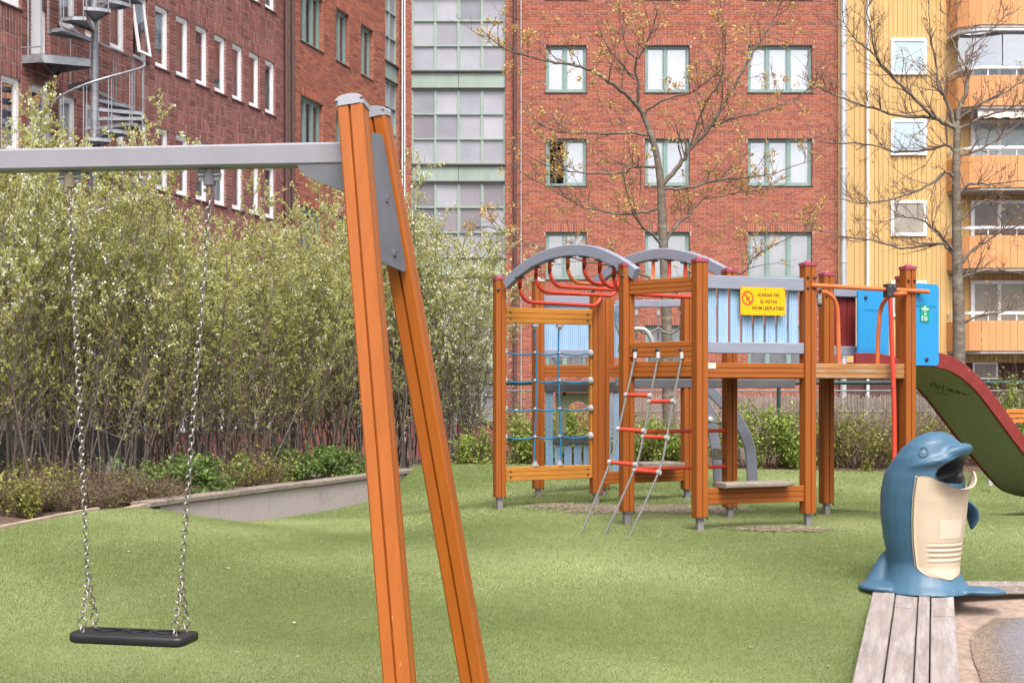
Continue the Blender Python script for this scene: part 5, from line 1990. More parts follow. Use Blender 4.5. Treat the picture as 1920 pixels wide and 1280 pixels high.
# --- front rope ladder
RT = [(1190, 10.50), (1233, 10.36), (1277, 10.22)]
ends = [(1093, 990), (1137, 993), (1182, 998)]
tops, bots = [], []
for (x, Y), (ex, ey) in zip(RT, ends):
    top = W(x, 656, Y) - V(0, .03, 0)
    tops.append(top)
    zg = .258
    Yg = (EYE - zg) * F / (ey - HOR)
    bots.append(W(ex, ey, Yg))
    k = MB()
    k.dome(top, .022, .03, 12, 4, V(-.3, -1, 0).normalized())
    k.build('rope_bolt', M_black, tower)
    MB().tube([top - V(0, .02, .02), top - V(.004, .035, .07)], .0165, 10).build('rope_ferrule', M_plast, tower)
mids = []
for i, pix in enumerate(([(1175, 740), (1160, 804), (1144, 866)], [(1219, 747), (1207, 813), (1191, 876)], [(1262, 752), (1250, 820), (1235, 885)])):
    t, b = tops[i] - V(.004, .035, .06), bots[i]
    pts = [t]
    for (x, y) in pix:
        f = (y - 665) / (ends[i][1] - 665)
        Y = t.y + (b.y - t.y) * f
        pts.append(W(x, y, Y))
    mids.append(pts[1:])
    pts.append(b - V(.004, .003, .02))
    MB().tube(smooth_path(pts, 4), .0088, 8).build('ladder_rope', M_rope, tower)
for r_ in range(3):
    for s_ in range(2):
        p, q = mids[s_][r_], mids[s_ + 1][r_]
        if s_ == 0:
            q = q + V(0, 0, .022)
        else:
            p = p - V(0, 0, .022)
        o = MB().tube([p, q], .0155, 10).build('ladder_rung', M_tred, tower)
        for e, d in ((p, -1), (q, 1)):
            dd = (q - p).normalized() * d
            MB().tube([e - dd * .012, e + dd * .016], .019, 10).build('rung_end', M_plast, o)

# --- fire pole and handrail at the gap
hz = 2.105
a, b = PP['P2'] + nP * .05 + V(0, 0, hz + .025), PP['P5'] + AX * .155 + nP * .06 + V(0, 0, hz)
MB().tube([a, b], .0175, 12).build('handrail', M_tora, tower)
cl = a.lerp(b, .66)
MB().box(cl + V(0, -.01, -.01), (.085, .06, .105), Matrix.Rotation(math.atan2(AX.y, AX.x), 3, 'Z')).build('pole_clamp', M_black, tower)
for dx in (-.022, .022):
    for dz in (-.035, .03):
        bolt(cl + AX * dx + nP * .036 + V(0, -.005, dz - .01), nP, .006, M_steel, h=.006)
gz = terrain(cl.x, cl.y - .03)
MB().tube(smooth_path([cl + V(0, -.02, -.05), cl + V(.012, -.025, -.45), cl + V(.028, -.03, -1.0), cl + V(.03, -.03, gz - hz - .1)], 6), .019, 12).build('fire_pole', M_tred, tower)
def hoop(x, Y, xb, flip):
    t = W(x, 545, Y)
    pts = [V(t.x, Y, 1.50), V(t.x + .0, Y, 1.75)]
    if flip:
        top = W(xb, 556, Y)
        pts = [V(t.x, Y, 1.50), V(t.x + .01, Y, 1.8), V(t.x + .03, Y, 1.98), V(top.x + .02, Y - .15, 2.06), V(top.x + .07, Y - .3, 2.075), PP['P5'] + V(-.02, -.03, 2.085)]
    else:
        pts = [V(t.x, Y, 1.50), V(t.x - .005, Y, 1.75), V(t.x - .012, Y, 1.95), V(t.x - .045, Y - .02, 2.04), V(t.x - .11, Y - .05, 2.085), V(t.x - .19, Y - .1, 2.095), PP['P2'] + V(.06, -.01, 2.095)]
    MB().tube(smooth_path(pts, 5), .0175, 12).build('grab_hoop', M_tora, tower)
    MB().tube([V(t.x, Y, 1.497), V(t.x, Y, 1.512)], .035, 12).build('hoop_flange', M_black, tower)
hoop(1573, 10.62, 0, False)
hoop(1645, 10.80, 1652, True)

# --- slide: red sides, green plywood underneath, steel chute on top, blue side boards
SD = V(math.cos(R(35)), math.sin(R(35)), 0)       # running away to the right
SN = V(SD.y, -SD.x, 0)                             # towards the camera side
s0 = PP['P5'] + SD * .02 + SN * .01
prof = [(0, 1.54), (.3, 1.54), (.55, 1.495), (.78, 1.39), (1.0, 1.24), (1.48, .84), (1.95, .48), (2.2, .38), (2.5, .345), (2.85, .34)]
spath = smooth_path([V(a_, 0, b_) for a_, b_ in prof], 6)
SW = .57
def sp3(q, off, dz=0):
    p = s0 + SD * q.x - SN * off
    return V(p.x, p.y, q.z + dz)
for nm, off, m in (('slide_side', 0, M_side), ('slide_side', SW, M_side)):
    mb = MB()
    mb.sweep(rect(.026, .125, .004), [sp3(q, off, .024) for q in spath], SN)
    o = mb.build(nm, m, tower)
    fix_normals(o)
mb = MB()
mb.sweep(rect(SW - .027, .012), [sp3(q, SW / 2, -.036) for q in spath], SN)
under = mb.build('slide_underside', M_ply, tower)
fix_normals(under)
mb = MB()
mb.sweep(rect(SW - .03, .003), [sp3(q, SW / 2, -.02) for q in spath], SN)
o = mb.build('slide_chute', M_zinc, tower)
fix_normals(o)
# pen scribble on the plywood
def under_pt(f, off):
    i = min(int(f * (len(spath) - 1)), len(spath) - 2)
    q = spath[i].lerp(spath[i + 1], f * (len(spath) - 1) - i)
    d = (spath[i + 1] - spath[i]).normalized()
    nn = V(SD.x * d.x, SD.y * d.x, d.z).cross(SN).normalized()
    if nn.z > 0:
        nn = -nn
    p = sp3(q, off, -.036)
    return p, nn, V(SD.x * d.x, SD.y * d.x, d.z)
c, nn, along = under_pt(.365, SW * .43)
xr = (V(1, 0, 0) - nn * nn.x)
xr = (along * .62 + SN * .78).normalized()
yu = -nn.cross(xr).normalized()
if yu.z < 0:
    yu = -yu
strokes = [[(-.13, -.05), (-.115, .05), (-.075, -.06)], [(-.14, -.01), (-.06, .0)], [(-.05, .05), (-.045, -.05)],
           [(.01, .015), (-.01, .02), (-.015, -.01), (.005, -.015), (.015, .02), (.018, -.03)],
           [(.06, .02), (.04, .025), (.035, -.005), (.055, -.01), (.065, .025), (.068, -.015)], [(.085, .025), (.09, -.01), (.095, .015), (.11, .02), (.115, -.01)],
           [(-.08, -.10), (0, -.085), (.09, -.09)]]
mb = MB()
for st in strokes:
    pts = [c + nn * .0075 + xr * (a_ * 1.25) + yu * (b_ * 1.25) for a_, b_ in st]
    mb.tube(smooth_path(pts, 3), .0042, 4)
mb.build('graffiti', M_black, tower)
def rounded(x0, x1, z0, z1, r=.035, n=4, left=True):
    out = []
    for cx, cz, a0 in ((x1 - r, z1 - r, 0), (x0 + r, z1 - r, 90), (x0 + r, z0 + r, 180), (x1 - r, z0 + r, 270)):
        for i in range(n + 1):
            a = R(a0 + 90 * i / n)
            out.append((cx + r * math.cos(a), cz + r * math.sin(a)))
    return out
for off, x0, x1 in ((-.03, -.03, .32), (SW + .03, .08, .47)):
    pts = [s0 + SD * a_ - SN * off + V(0, 0, b_) for a_, b_ in rounded(x0, x1, 1.515, 2.175)]
    o = MB().poly(pts, SN * -.018).build('side_panel', M_panel, tower)
    fix_normals(o)
    for a_, b_ in ((x0 + .09, 2.10), (x0 + .19, 1.565)):
        bolt(s0 + SD * a_ - SN * (off - .002) + V(0, 0, b_), SN, .017)
    org = s0 + SD * (.5 * (x0 + x1) + .01) - SN * (off - .0005) + V(0, 0, 1.985)
    tm = text_mb('www.lappset.com', .034, org, SD, V(0, 0, 1), SN, .0012)
    tm.build('lettering', mat('embossed_blue', (.016, .19, .42), .5, .05, 20), tower)
pgl = s0 - SN * (-.03) + V(0, 0, 0)

# legs at the slide end
e = sp3(spath[-8], SW / 2)
MB().prism(rect(.06, .06, .004), V(e.x, e.y, .1), V(e.x, e.y, e.z - .05), SD).build('slide_leg', M_steel, tower)

# green notice plate on the near blue board
gp = thing('notice_plate', 'small green notice plate screwed to the near blue slide board', 'sign', s0 + SD * .16 + SN * .035 + V(0, 0, 1.8))
q0 = s0 + SN * .0312
o = MB().poly([q0 + SD * a_ + V(0, 0, b_) for a_, b_ in ((.085, 1.865), (.19, 1.865), (.19, 2.0), (.085, 2.0))], SN * .004).build('board', mat('green_plate', (.015, .30, .17), .35, .05, 10), gp)
fix_normals(o)
M_wh = mat('white_print', (.75, .78, .75), .5, .03, 10)
mk = MB()
q1 = q0 + SN * .0045
def patch(a0_, a1_, b0_, b1_):
    mk.add([q1 + SD * a_ + V(0, 0, b_) for a_, b_ in ((a0_, b0_), (a1_, b0_), (a1_, b1_), (a0_, b1_))], [(0, 1, 2, 3)])
patch(.122, .150, 1.982, 1.992)
patch(.095, .182, 1.966, 1.977)
patch(.110, .165, 1.956, 1.961)
for k in range(4):
    patch(.125 + .004 * k, .152, 1.922 + .006 * k, 1.926 + .006 * k)
for k in range(4):
    patch(.130, .165 + .004 * (k % 2), 1.878 + .009 * k, 1.882 + .009 * k)
patch(.098, .110, 1.876, 1.908)
patch(.095, .118, 1.905, 1.911)
mk.build('print', M_wh, gp)

# yellow dog notice on the blue slats
M_sy = mat('yellow_sign', (0.72, 0.40, 0.0), 0.4, 0.03, 8)
so0 = arch_pts('P1', 'P2', [(1384.5, 565), (1468, 567)])
dS = (so0[1] - so0[0])
wS = V(dS.x, dS.y, 0).length
dS = V(dS.x, dS.y, 0).normalized()
nS = V(dS.y, -dS.x, 0)
z0s, z1s = EYE + (HOR - 590.5) * so0[0].y / F, EYE + (HOR - 538) * so0[0].y / F
oS = V(so0[0].x, so0[0].y, 0) + nS * .030
sign = thing('dog_notice', 'yellow no-dogs notice with black lettering on the pale blue slats', 'sign', oS + dS * (wS / 2) + V(0, 0, z0s))
o = MB().poly([oS + dS * a_ + V(0, 0, b_) for a_, b_ in ((0, z0s), (wS, z0s), (wS, z1s), (0, z1s))], nS * .004).build('board', M_sy, sign)
fix_normals(o)
HS = z1s - z0s
def sg(u_, v_, out=.0048):
    return oS + dS * (wS * u_) + nS * out + V(0, 0, z0s + HS * v_)
M_ink = mat('black_print', (.02, .018, .015), .5, .05, 20)
M_rr = mat('red_print', (.68, .06, .02), .45, .04, 20)
for txt, u_, v_, s_ in (('HUNDAR FÅR', .62, .665, .50), ('EJ VISTAS', .625, .435, .37), ('INOM LEKPLATSEN', .615, .195, .71)):
    text_mb(txt, .037, sg(u_, v_, 0), dS, V(0, 0, 1), nS, .0049, width=wS * s_, bold=.0007).build('lettering', M_ink, sign)
mb = MB()
n = 32
cu, cv, ru, rv = .155, .60, .132, .262
ring = []
for i in range(n):
    a = 2 * math.pi * i / n
    ring += [sg(cu + ru * math.cos(a), cv + rv * math.sin(a)), sg(cu + ru * .76 * math.cos(a), cv + rv * .76 * math.sin(a))]
mb.add(ring, [(2 * i, (2 * i + 2) % (2 * n), (2 * i + 3) % (2 * n), 2 * i + 1) for i in range(n)])
a = R(130)
du, dv = ru * .8, rv * .8
p1, p2 = (cu + du * math.cos(a), cv + dv * math.sin(a)), (cu - du * math.cos(a), cv - dv * math.sin(a))
wq = (.012, .02)
mb.add([sg(p1[0] - wq[0], p1[1] - wq[1], .0062), sg(p2[0] - wq[0], p2[1] - wq[1], .0062), sg(p2[0] + wq[0], p2[1] + wq[1], .0062), sg(p1[0] + wq[0], p1[1] + wq[1], .0062)], [(0, 1, 2, 3)])
mb.build('prohibition_ring', M_rr, sign)
dog = [(.085, .70), (.10, .72), (.112, .735), (.118, .70), (.135, .665), (.16, .63), (.18, .635), (.19, .66), (.196, .655), (.19, .61), (.195, .56), (.20, .50), (.212, .47), (.205, .465), (.19, .49), (.178, .55), (.15, .555), (.142, .53), (.14, .47), (.128, .47), (.13, .54), (.125, .58), (.125, .63), (.112, .665), (.09, .68)]
mb = MB()
mb.add([sg(a_, b_, .0055) for a_, b_ in dog], [tuple(range(len(dog)))])
mb.build('dog_pictogram', M_ink, sign)
for u_, v_ in ((.02, .96), (.55, .95), (.98, .94), (.02, .03), (.53, .03), (.98, .03)):
    bolt(sg(u_, v_, .004), nS, .0045, M_black, 'screw', sign, .004)

# ------------------------------------------------------------------ swing frame
M_swood = mat('swing_leg_wood', (0.355, 0.093, 0.010), 0.42, 0.06, 4, stretch=(9, 9, .45), bump=.06, bscale=25, col2=(.30, .078, .010), mask=(.45, .8, 2.2), spec=.4, chips=((.52, .30, .13), .74, 7))
M_smet = mat('swing_beam_paint', (0.265, 0.255, 0.29), 0.5, 0.05, 10, bump=.05, bscale=200)
M_splt = mat('swing_plate_steel', (0.15, 0.15, 0.17), 0.55, 0.12, 7, metal=.3)
M_capg = mat('grey_end_cap', (0.31, 0.31, 0.35), 0.4, 0.06, 6)
bd = V(1.037, -.2, -.0155).normalized()
B0 = V(-.883, 4.80, 2.165)
def bp(s_, up=0.0, out=0.0):
    return B0 + bd * s_ + V(0, 0, up)
BX = V(bd.x, bd.y, 0).normalized()
BN = V(BX.y, -BX.x, 0)         # towards the camera
swf = thing('swing_stand', 'swing stand with grey steel beam and slanting orange wooden legs', 'swing stand', (-.3, 4.6, 0))
s_end, s_far = .30, -2.5
sec = rect(.08, .08, .008)
o = MB().prism(sec, bp(s_end), bp(s_far), V(0, 0, 1)).build('beam', M_smet, swf)
fix_normals(o)
def leg(top, low, name='leg'):
    d = (low - top).normalized()
    t = (terrain(low.x, low.y) - .1 - top.z) / d.z
    end = top + d * t
    prof = grooved_square(.091, .0045, .013, .006)
    # extra fine ribs on the narrow sides
    o = MB().prism(prof, top, end, BX).build(name, M_swood, swf)
    fix_normals(o)
    x, y, dd = frame_of(-d, BX)
    c = MB()
    n = 8
    c.prism(rect(.099, .099, .012), top - d * -.010, top + d * -.010, BX)
    hood = []
    for j in range(n + 1):
        a = math.pi * j / n
        hood.append((-.0495 * math.cos(a), .020 * math.sin(a)))
    base = top - d * .009
    pr = [(hx, hy) for hx, hy in hood]
    ring0 = [base + x * hx - d * hy - y * .0495 for hx, hy in pr]
    ring1 = [base + x * hx - d * hy + y * .0495 for hx, hy in pr]
    k = len(pr)
    c.add(ring0 + ring1, [(i, i + 1, i + 1 + k, i + k) for i in range(k - 1)], True)
    c.add(ring0, [tuple(range(k))])
    c.add(ring1, [tuple(range(k))[::-1]])
    co = c.build('end_cap', M_capg, o)
    fix_normals(co)
    return end
FT, FL = V(-.556, 4.66, 2.315), V(-.364, 4.33, .374)
RT_, RL = V(-.4986, 4.86, 2.325), V(-.140, 5.02, .226)
leg(FT, FL)
leg(RT_, RL)
# matching pair at the far end of the beam, outside the picture
mid = bp((s_end + s_far) / 2)
def mirror(p):
    q = p - mid
    k = q.dot(BX)
    return p - BX * (2 * k)
leg(mirror(FT), mirror(FL))
leg(mirror(RT_), mirror(RL))
# steel plate tying the two legs together
def plate(f):
    def lp2(t0, top, low):
        return top.lerp(low, t0)
    ft = lambda t: FT.lerp(FL, t)
    rt = lambda t: RT_.lerp(RL, t)
    off = BX * .012
    a = ft(.045) + off + V(0, .05, 0)
    b = rt(.035) + off + V(0, -.052, 0)
    c = rt(.275) + off + V(.0, -.054, 0)
    d_ = ft(.275) + off + V(0, .05, 0)
    b1, b2 = b.lerp(a, .22), b.lerp(c, .08)
    c1, c2 = c.lerp(b, .05), c.lerp(d_, .14)
    pts = [a, b1, b.lerp((b1 + b2) / 2, .45), b2, c1, c.lerp((c1 + c2) / 2, .45), c2, d_]
    if f:
        pts = [mirror(p) for p in pts]
    o = MB().poly(pts, BX * (.008 if not f else -.008)).build('leg_plate', M_splt, swf)
    fix_normals(o)
    if not f:
        for q in (.155, .250):
            p = ft(q).lerp(rt(q), .62) + off + BX * .008
            b_ = MB()
            b_.tube([p, p + BX * .012], .014, 6, smooth=False)
            b_.tube([p, p + BX * .003], .019, 12)
            b_.build('bolt', M_splt, swf)
plate(False)
plate(True)
# gusset below the beam
gp_ = [(.30, -.038), (.128, -.038), (.134, -.052), (.155, -.075), (.20, -.098), (.30, -.135)]
for f in (False, True):
    pts = [bp(a_, b_) + BN * .035 for a_, b_ in gp_]
    th = BN * -.07
    if f:
        pts = [mirror(p) for p in pts]
    o = MB().poly(pts, th).build('gusset', M_splt, swf)
    fix_normals(o)

# ------------------------------------------------------------------ swing on chains
M_chain = mat('chain_steel', (0.36, 0.33, 0.31), 0.35, 0.15, 30, metal=.85)
M_brass = mat('bronze_hanger', (0.30, 0.235, 0.16), 0.4, 0.2, 12, metal=.7)
M_rub = mat('black_rubber', (0.013, 0.013, 0.016), 0.42, 0.12, 12, spec=.45)
swing = thing('swing', 'black rubber swing seat hanging on two steel chains', 'swing', (-1.39, 4.9, .4))
def link_mesh():
    mb = MB()
    n = 20
    Lh, Wd, r = .0062, .0088, .0031
    pts = []
    for i in range(n + 1):
        a = 2 * math.pi * i / n
        pts.append(V(Wd * math.cos(a), 0, Wd * math.sin(a) + (Lh if math.sin(a) >= 0 else -Lh)))
    mb.tube(pts, r, 6, caps=False)
    me = mb.mesh('chain_link')
    me.materials.append(M_chain)
    return me
LM = link_mesh()
so_w = worg(swing)
PITCH = .0245
def chain(p, q, twist=.6, skip=0.0):
    d = q - p
    L = d.length
    n = max(1, round(L / PITCH))
    d.normalize()
    rot = d.to_track_quat('Z', 'Y')
    for i in range(n):
        o = bpy.data.objects.new('chain_link', LM)
        c = p.lerp(q, (i + .5) / n)
        o.location = c - so_w
        o.rotation_mode = 'QUATERNION'
        from mathutils import Quaternion
        o.rotation_quaternion = rot @ Quaternion((0, 0, 1), twist + (math.pi / 2) * (i % 2) + .15 * math.sin(i * .9))
        o.scale = (1, 1, L / n / PITCH)
        o.parent = swing
        COL.objects.link(o)
def s_for(x):
    k = (x - 960) / F
    return (k * B0.y - B0.x) / (bd.x - k * bd.y)
seatc = []
for x, xb, yb_, m in ((131, 164.5, 1148, M_brass), (393, 340, 1155, M_splt)):
    s_ = s_for(x)
    t = bp(s_, -.04)
    # welded strap, roller, shackle
    for e in (-.026, .026):
        MB().prism(rect(.012, .030, .002), t + BX * e + V(0, 0, .006), t + BX * e - V(0, 0, .045), BN).build('hanger_lug', M_smet, swing)
    h = MB()
    h.prism(rect(.040, .036, .009), t - V(0, 0, .014), t - V(0, 0, .062), BX)
    ho = h.build('hanger', m, swing)
    fix_normals(ho)
    MB().tube([t + BX * -.042 - V(0, 0, .024), t + BX * .042 - V(0, 0, .024)], .011, 10).build('hanger_pin', M_chain, swing)
    h = MB()
    h.tube([t - V(0, 0, .062), t - V(0, 0, .10)], .009, 8)
    h.tube([t - V(0, 0, .079) + BX * -.022, t - V(0, 0, .079) + BX * .016], .006, 8)
    h.build('shackle', M_brass, swing)
    top = t - V(0, 0, .095)
    Yb = 4.935 if x < 200 else 4.865
    ring = W(xb, yb_, Yb)
    fork = ring.lerp(top, .055)
    fork = V(ring.x, ring.y, ring.z + .145)
    chain(top, fork, .78)
    seatc.append((ring, fork))
sA_, sB_ = seatc[0][0], seatc[1][0]
sdir = (sB_ - sA_)
sdir.normalize()
sx_ = V(sdir.x, sdir.y, sdir.z)
sn_ = V(sdir.y, -sdir.x, 0).normalized()
cen = (sA_ + sB_) / 2
zs = W(250, 1186, 4.82).z
SL, SWd, SH = .455, .165, .034
ctr = V(cen.x, cen.y, zs - .012) + sdir * .0
# rounded slab
def slab(L, Wd, H, r, dz):
    pr = []
    for cx, cy, a0 in ((L / 2 - r, Wd / 2 - r, 0), (-L / 2 + r, Wd / 2 - r, 90), (-L / 2 + r, -Wd / 2 + r, 180), (L / 2 - r, -Wd / 2 + r, 270)):
        for i in range(6):
            a = R(a0 + 90 * i / 5)
            pr.append((cx + r * math.cos(a), cy + r * math.sin(a)))
    return pr
pr = slab(SL, SWd, SH, .035, 0)
mb = MB()
lev = [(0, .92), (.003, .975), (.009, 1.0), (SH - .009, 1.0), (SH - .003, .98), (SH, .93)]
up_ = sdir.cross(sn_)
up_ = up_ if up_.z > 0 else -up_
rings = []
for h_, k in lev:
    rings.append([ctr + sdir * (a_ * (1 - (1 - k) * .35)) + sn_ * (b_ * k) + up_ * (h_ - SH + .004 * math.cos(b_ / SWd * math.pi)) for a_, b_ in pr])
n = len(pr)
mb.add([p for r_ in rings for p in r_], [(j * n + i, j * n + (i + 1) % n, (j + 1) * n + (i + 1) % n, (j + 1) * n + i) for j in range(len(lev) - 1) for i in range(n)], True)
mb.add(rings[0], [tuple(range(n))[::-1]])
mb.add(rings[-1], [tuple(range(n))])
seat = mb.build('seat', M_rub, swing)
fix_normals(seat)
tr_ = MB()
for k, (a0_, a1_) in enumerate(((-.17, -.06), (-.05, .05), (.06, .17))):
    zig = [(a0_, -.02), ((a0_ + a1_) / 2, .025), (a1_, -.02), ((a0_ + a1_) / 2 + .01, -.045), (a0_, -.02)]
    tr_.tube([ctr + sdir * a_ + sn_ * b_ + up_ * .0035 for a_, b_ in zig], .0028, 5)
tr_.build('seat_tread', M_rub, seat)
for (ring, fork), e in zip(seatc, (-1, 1)):
    for f in (-1, 1):
        base = ctr + sdir * (e * (SL / 2 - .045)) + sn_ * (f * .045)
        rp = base + up_ * .038
        chain(fork, rp + V(0, 0, .016), .3 + f)
        m_ = MB()
        pts = [rp + (sdir * math.cos(a) + V(0, 0, 1) * math.sin(a)) * .0155 for a in [2 * math.pi * i / 16 for i in range(17)]]
        m_.tube(pts, .0026, 6, caps=False)
        m_.build('ring', M_chain, swing)
        m_ = MB()
        pts = [base + up_ * .011 + (sn_ * math.cos(a) + V(0, 0, 1) * math.sin(a)) * .0125 for a in [2 * math.pi * i / 16 for i in range(17)]]
        m_.tube(pts, .0036, 6, caps=False)
        m_.tube([base - up_ * .002, base + up_ * .003], .011, 10)
        m_.build('eye_bolt', M_chain, swing)

# ------------------------------------------------------------------ dolphin litter bin
M_dol = mat('dolphin_blue', (0.043, 0.108, 0.175), 0.42, 0.08, 4, spec=.45, col2=(.055, .132, .205), mask=(.5, .7, 3), chips=((.10, .19, .26), .72, 22))
M_bel = mat('belly_cream', (0.56, 0.44, 0.325), 0.5, 0.07, 5, col2=(.46, .35, .25), mask=(.56, .74, 4))
DC = V((1737 - 960) * 8.12 / F, 8.16, .105)
FA = R(-66)
fd = V(math.cos(FA), math.sin(FA), 0)          # the way the dolphin faces
ld = V(-fd.y, fd.x, 0)                          # its left (away from the camera)
bin_ = thing('dolphin_bin', 'blue dolphin-shaped litter bin with cream belly and open mouth', 'litter bin', DC)
def dl(f, s_, z):
    return DC + fd * f + ld * s_ + V(0, 0, z)
def blob(bm, secs, n=24):
    """closed loft of ellipses: (f, s, z, rf, rs, tilt)"""
    rings = []
    for (f, s_, z, rf, rs, tl) in secs:
        ring = []
        for i in range(n):
            a = 2 * math.pi * i / n
            x, y = rf * math.cos(a), rs * math.sin(a)
            ring.append(bm.verts.new(dl(f + x * math.cos(tl), s_ + y, z + x * math.sin(tl))))
        rings.append(ring)
    for r0, r1 in zip(rings, rings[1:]):
        for i in range(n):
            bm.faces.new((r0[i], r0[(i + 1) % n], r1[(i + 1) % n], r1[i]))
    bm.faces.new(rings[0][::-1])
    bm.faces.new(rings[-1])
def bm_ell(bm, c, r, rotm):
    res = bmesh.ops.create_icosphere(bm, subdivisions=3, radius=1)
    for v in res['verts']:
        p = rotm @ Vector((v.co.x * r[0], v.co.y * r[1], v.co.z * r[2]))
        v.co = dl(c[0] + p.x, c[1] + p.y, c[2] + p.z)
def temp_obj(bm, name='temp'):
    me = bpy.data.meshes.new(name)
    bmesh.ops.recalc_face_normals(bm, faces=bm.faces)
    bm.to_mesh(me)
    bm.free()
    o = bpy.data.objects.new(name, me)
    COL.objects.link(o)
    return o
I3 = Matrix.Identity(3)
def RY(a):
    return Matrix.Rotation(R(a), 3, 'Y')
bm = bmesh.new()
BODY = [(.0, .0, .24, .24), (-.01, .06, .205, .205), (-.02, .15, .195, .20), (-.03, .30, .215, .23), (-.03, .45, .235, .25), (-.02, .58, .24, .255), (.0, .70, .235, .245), (.03, .80, .205, .225), (.055, .88, .16, .18), (.07, .935, .10, .115), (.075, .96, .04, .05)]
blob(bm, [(f, 0, z, rf, rs, .0 if z < .75 else .2) for f, z, rf, rs in BODY])
HZ = Matrix.Rotation(R(25), 3, 'Z')                              # the head is turned a little to its left
bm_ell(bm, (.135, .060, .815), (.160, .155, .055), HZ @ RY(-25))  # upper beak, tipped up
bm_ell(bm, (.055, -.01, .765), (.215, .215, .060), HZ @ RY(-15))   # thick lip running back under the eye
blob(bm, [(.0, 0, -.01, .295, .295, 0), (.0, 0, .015, .275, .275, 0), (-.005, 0, .05, .245, .245, 0), (-.01, 0, .10, .22, .22, 0), (-.015, 0, .17, .20, .20, 0)])
bm_ell(bm, (.26, .18, .012), (.17, .10, .026), Matrix.Rotation(R(48), 3, 'Z'))
bm_ell(bm, (-.10, -.27, .015), (.13, .12, .035), I3)
blob(bm, [(-.17, -.15, -.01, .15, .17, 0), (-.18, -.14, .06, .10, .125, 0), (-.19, -.12, .13, .065, .10, 0), (-.19, -.10, .20, .04, .07, 0), (-.185, -.09, .235, .015, .03, 0)])
body = temp_obj(bm, 'body')
md = body.modifiers.new('r', 'REMESH')
md.mode = 'VOXEL'
md.voxel_size = .011
sm_ = body.modifiers.new('s', 'SMOOTH')
sm_.iterations = 9
sm_.factor = .5
# cut the mouth and level the underside
bm = bmesh.new()
MC, MR, MM = (.20, .085, .732), (.24, .18, .078), HZ @ RY(-20)
bm_ell(bm, MC, MR, MM)
cut = temp_obj(bm)
bo = body.modifiers.new('b', 'BOOLEAN')
bo.operation = 'DIFFERENCE'
bo.object = cut
bm = bmesh.new()
bmesh.ops.create_cube(bm, size=1)
for v in bm.verts:
    v.co = dl(v.co.x * 2, v.co.y * 2, v.co.z * .4 - .204)
cut2 = temp_obj(bm)
bo = body.modifiers.new('b2', 'BOOLEAN')
bo.operation = 'DIFFERENCE'
bo.object = cut2
dg = bpy.context.evaluated_depsgraph_get()
dg.update()
me = bpy.data.meshes.new_from_object(body.evaluated_get(dg))
for o in (body, cut, cut2):
    bpy.data.objects.remove(o)
me.transform(Matrix.Translation(-DC))
me.materials.clear()
me.materials.append(M_dol)
me.materials.append(M_black)
minv = MM.inverted()
for p in me.polygons:            # inside of the mouth coloured black for the shade in the bin opening
    q = p.center
    l = minv @ Vector((q.dot(fd) - MC[0], q.dot(ld) - MC[1], q.z - MC[2]))
    if math.sqrt((l.x / MR[0]) ** 2 + (l.y / MR[1]) ** 2 + (l.z / MR[2]) ** 2) < 1.015:
        p.material_index = 1
me.polygons.foreach_set('use_smooth', [True] * len(me.polygons))
body = bpy.data.objects.new('body', me)
COL.objects.link(body)
body.parent = bin_
# cream belly plate, curling out into the lower lip
mb = MB()
NS, NZ = 24, 90
def body_at(z):
    for q0, q1 in zip(BODY, BODY[1:]):
        if q0[1] <= z <= q1[1]:
            t = (z - q0[1]) / (q1[1] - q0[1])
            return tuple(q0[i] + (q1[i] - q0[i]) * t for i in (0, 2, 3))
    return BODY[-1][0], BODY[-1][2], BODY[-1][3]
def belly_pt(u_, z, lift=0.0):
    """u_ from -1 to 1 across the plate"""
    t = (z - .085) / (.705 - .085)
    half = R(50) * (1 if t > .14 else math.sqrt(max(.03, 1 - ((.14 - t) / .14) ** 2)))
    f0, rf, rs = body_at(z)
    a = u_ * half
    lip = max(0, (t - .80) / .20) ** 1.8
    out = .026 + .014 * (1 - u_ ** 2) + lip * .062 * max(0, 1 - abs(u_ - .25) ** 2.4) + lift
    if .19 < z < .30 and abs(u_) < .62:
        out += .007 * math.sin((z - .19) * 2 * math.pi / .030)
    zz = z - .075 * lip * max(0, 1 - (u_ - .1) ** 2 * 1.6) + .02 * lip * max(0, u_)
    return dl(f0 + (rf + out) * math.cos(a), (rs + out * .6) * math.sin(a), zz)
vs = [belly_pt(i / NS * 2 - 1, .085 + .62 * j / NZ) for j in range(NZ + 1) for i in range(NS + 1)]
k = NS + 1
inner = [v - (fd * .018) for v in vs]
mb.add(vs, [(j * k + i, j * k + i + 1, (j + 1) * k + i + 1, (j + 1) * k + i) for j in range(NZ) for i in range(NS)], True)
mb.add(inner, [(j * k + i, (j + 1) * k + i, (j + 1) * k + i + 1, j * k + i + 1) for j in range(NZ) for i in range(NS)], True)
rim = [(0 * k + i) for i in range(NS + 1)] + [j * k + NS for j in range(1, NZ + 1)] + [NZ * k + i for i in range(NS - 1, -1, -1)] + [j * k for j in range(NZ - 1, 0, -1)]
o_ = len(vs)
mb.f.extend([(rim[i], rim[(i + 1) % len(rim)], rim[(i + 1) % len(rim)] + o_, rim[i] + o_) for i in range(len(rim))])
mb.sm.extend([True] * len(rim))
belly = mb.build('belly_door', M_bel, bin_)
# paler patch where a sticker was
mb = MB()
st = [belly_pt(-.05 + .72 * i / 4 - .30, .33 + .115 * j / 4, .0025) for j in range(5) for i in range(5)]
mb.add(st, [(j * 5 + i, j * 5 + i + 1, j * 5 + i + 6, j * 5 + i + 5) for j in range(4) for i in range(4)], True)
mb.build('sticker_mark', mat('sticker_cream', (.62, .52, .41), .5, .04, 8), belly)
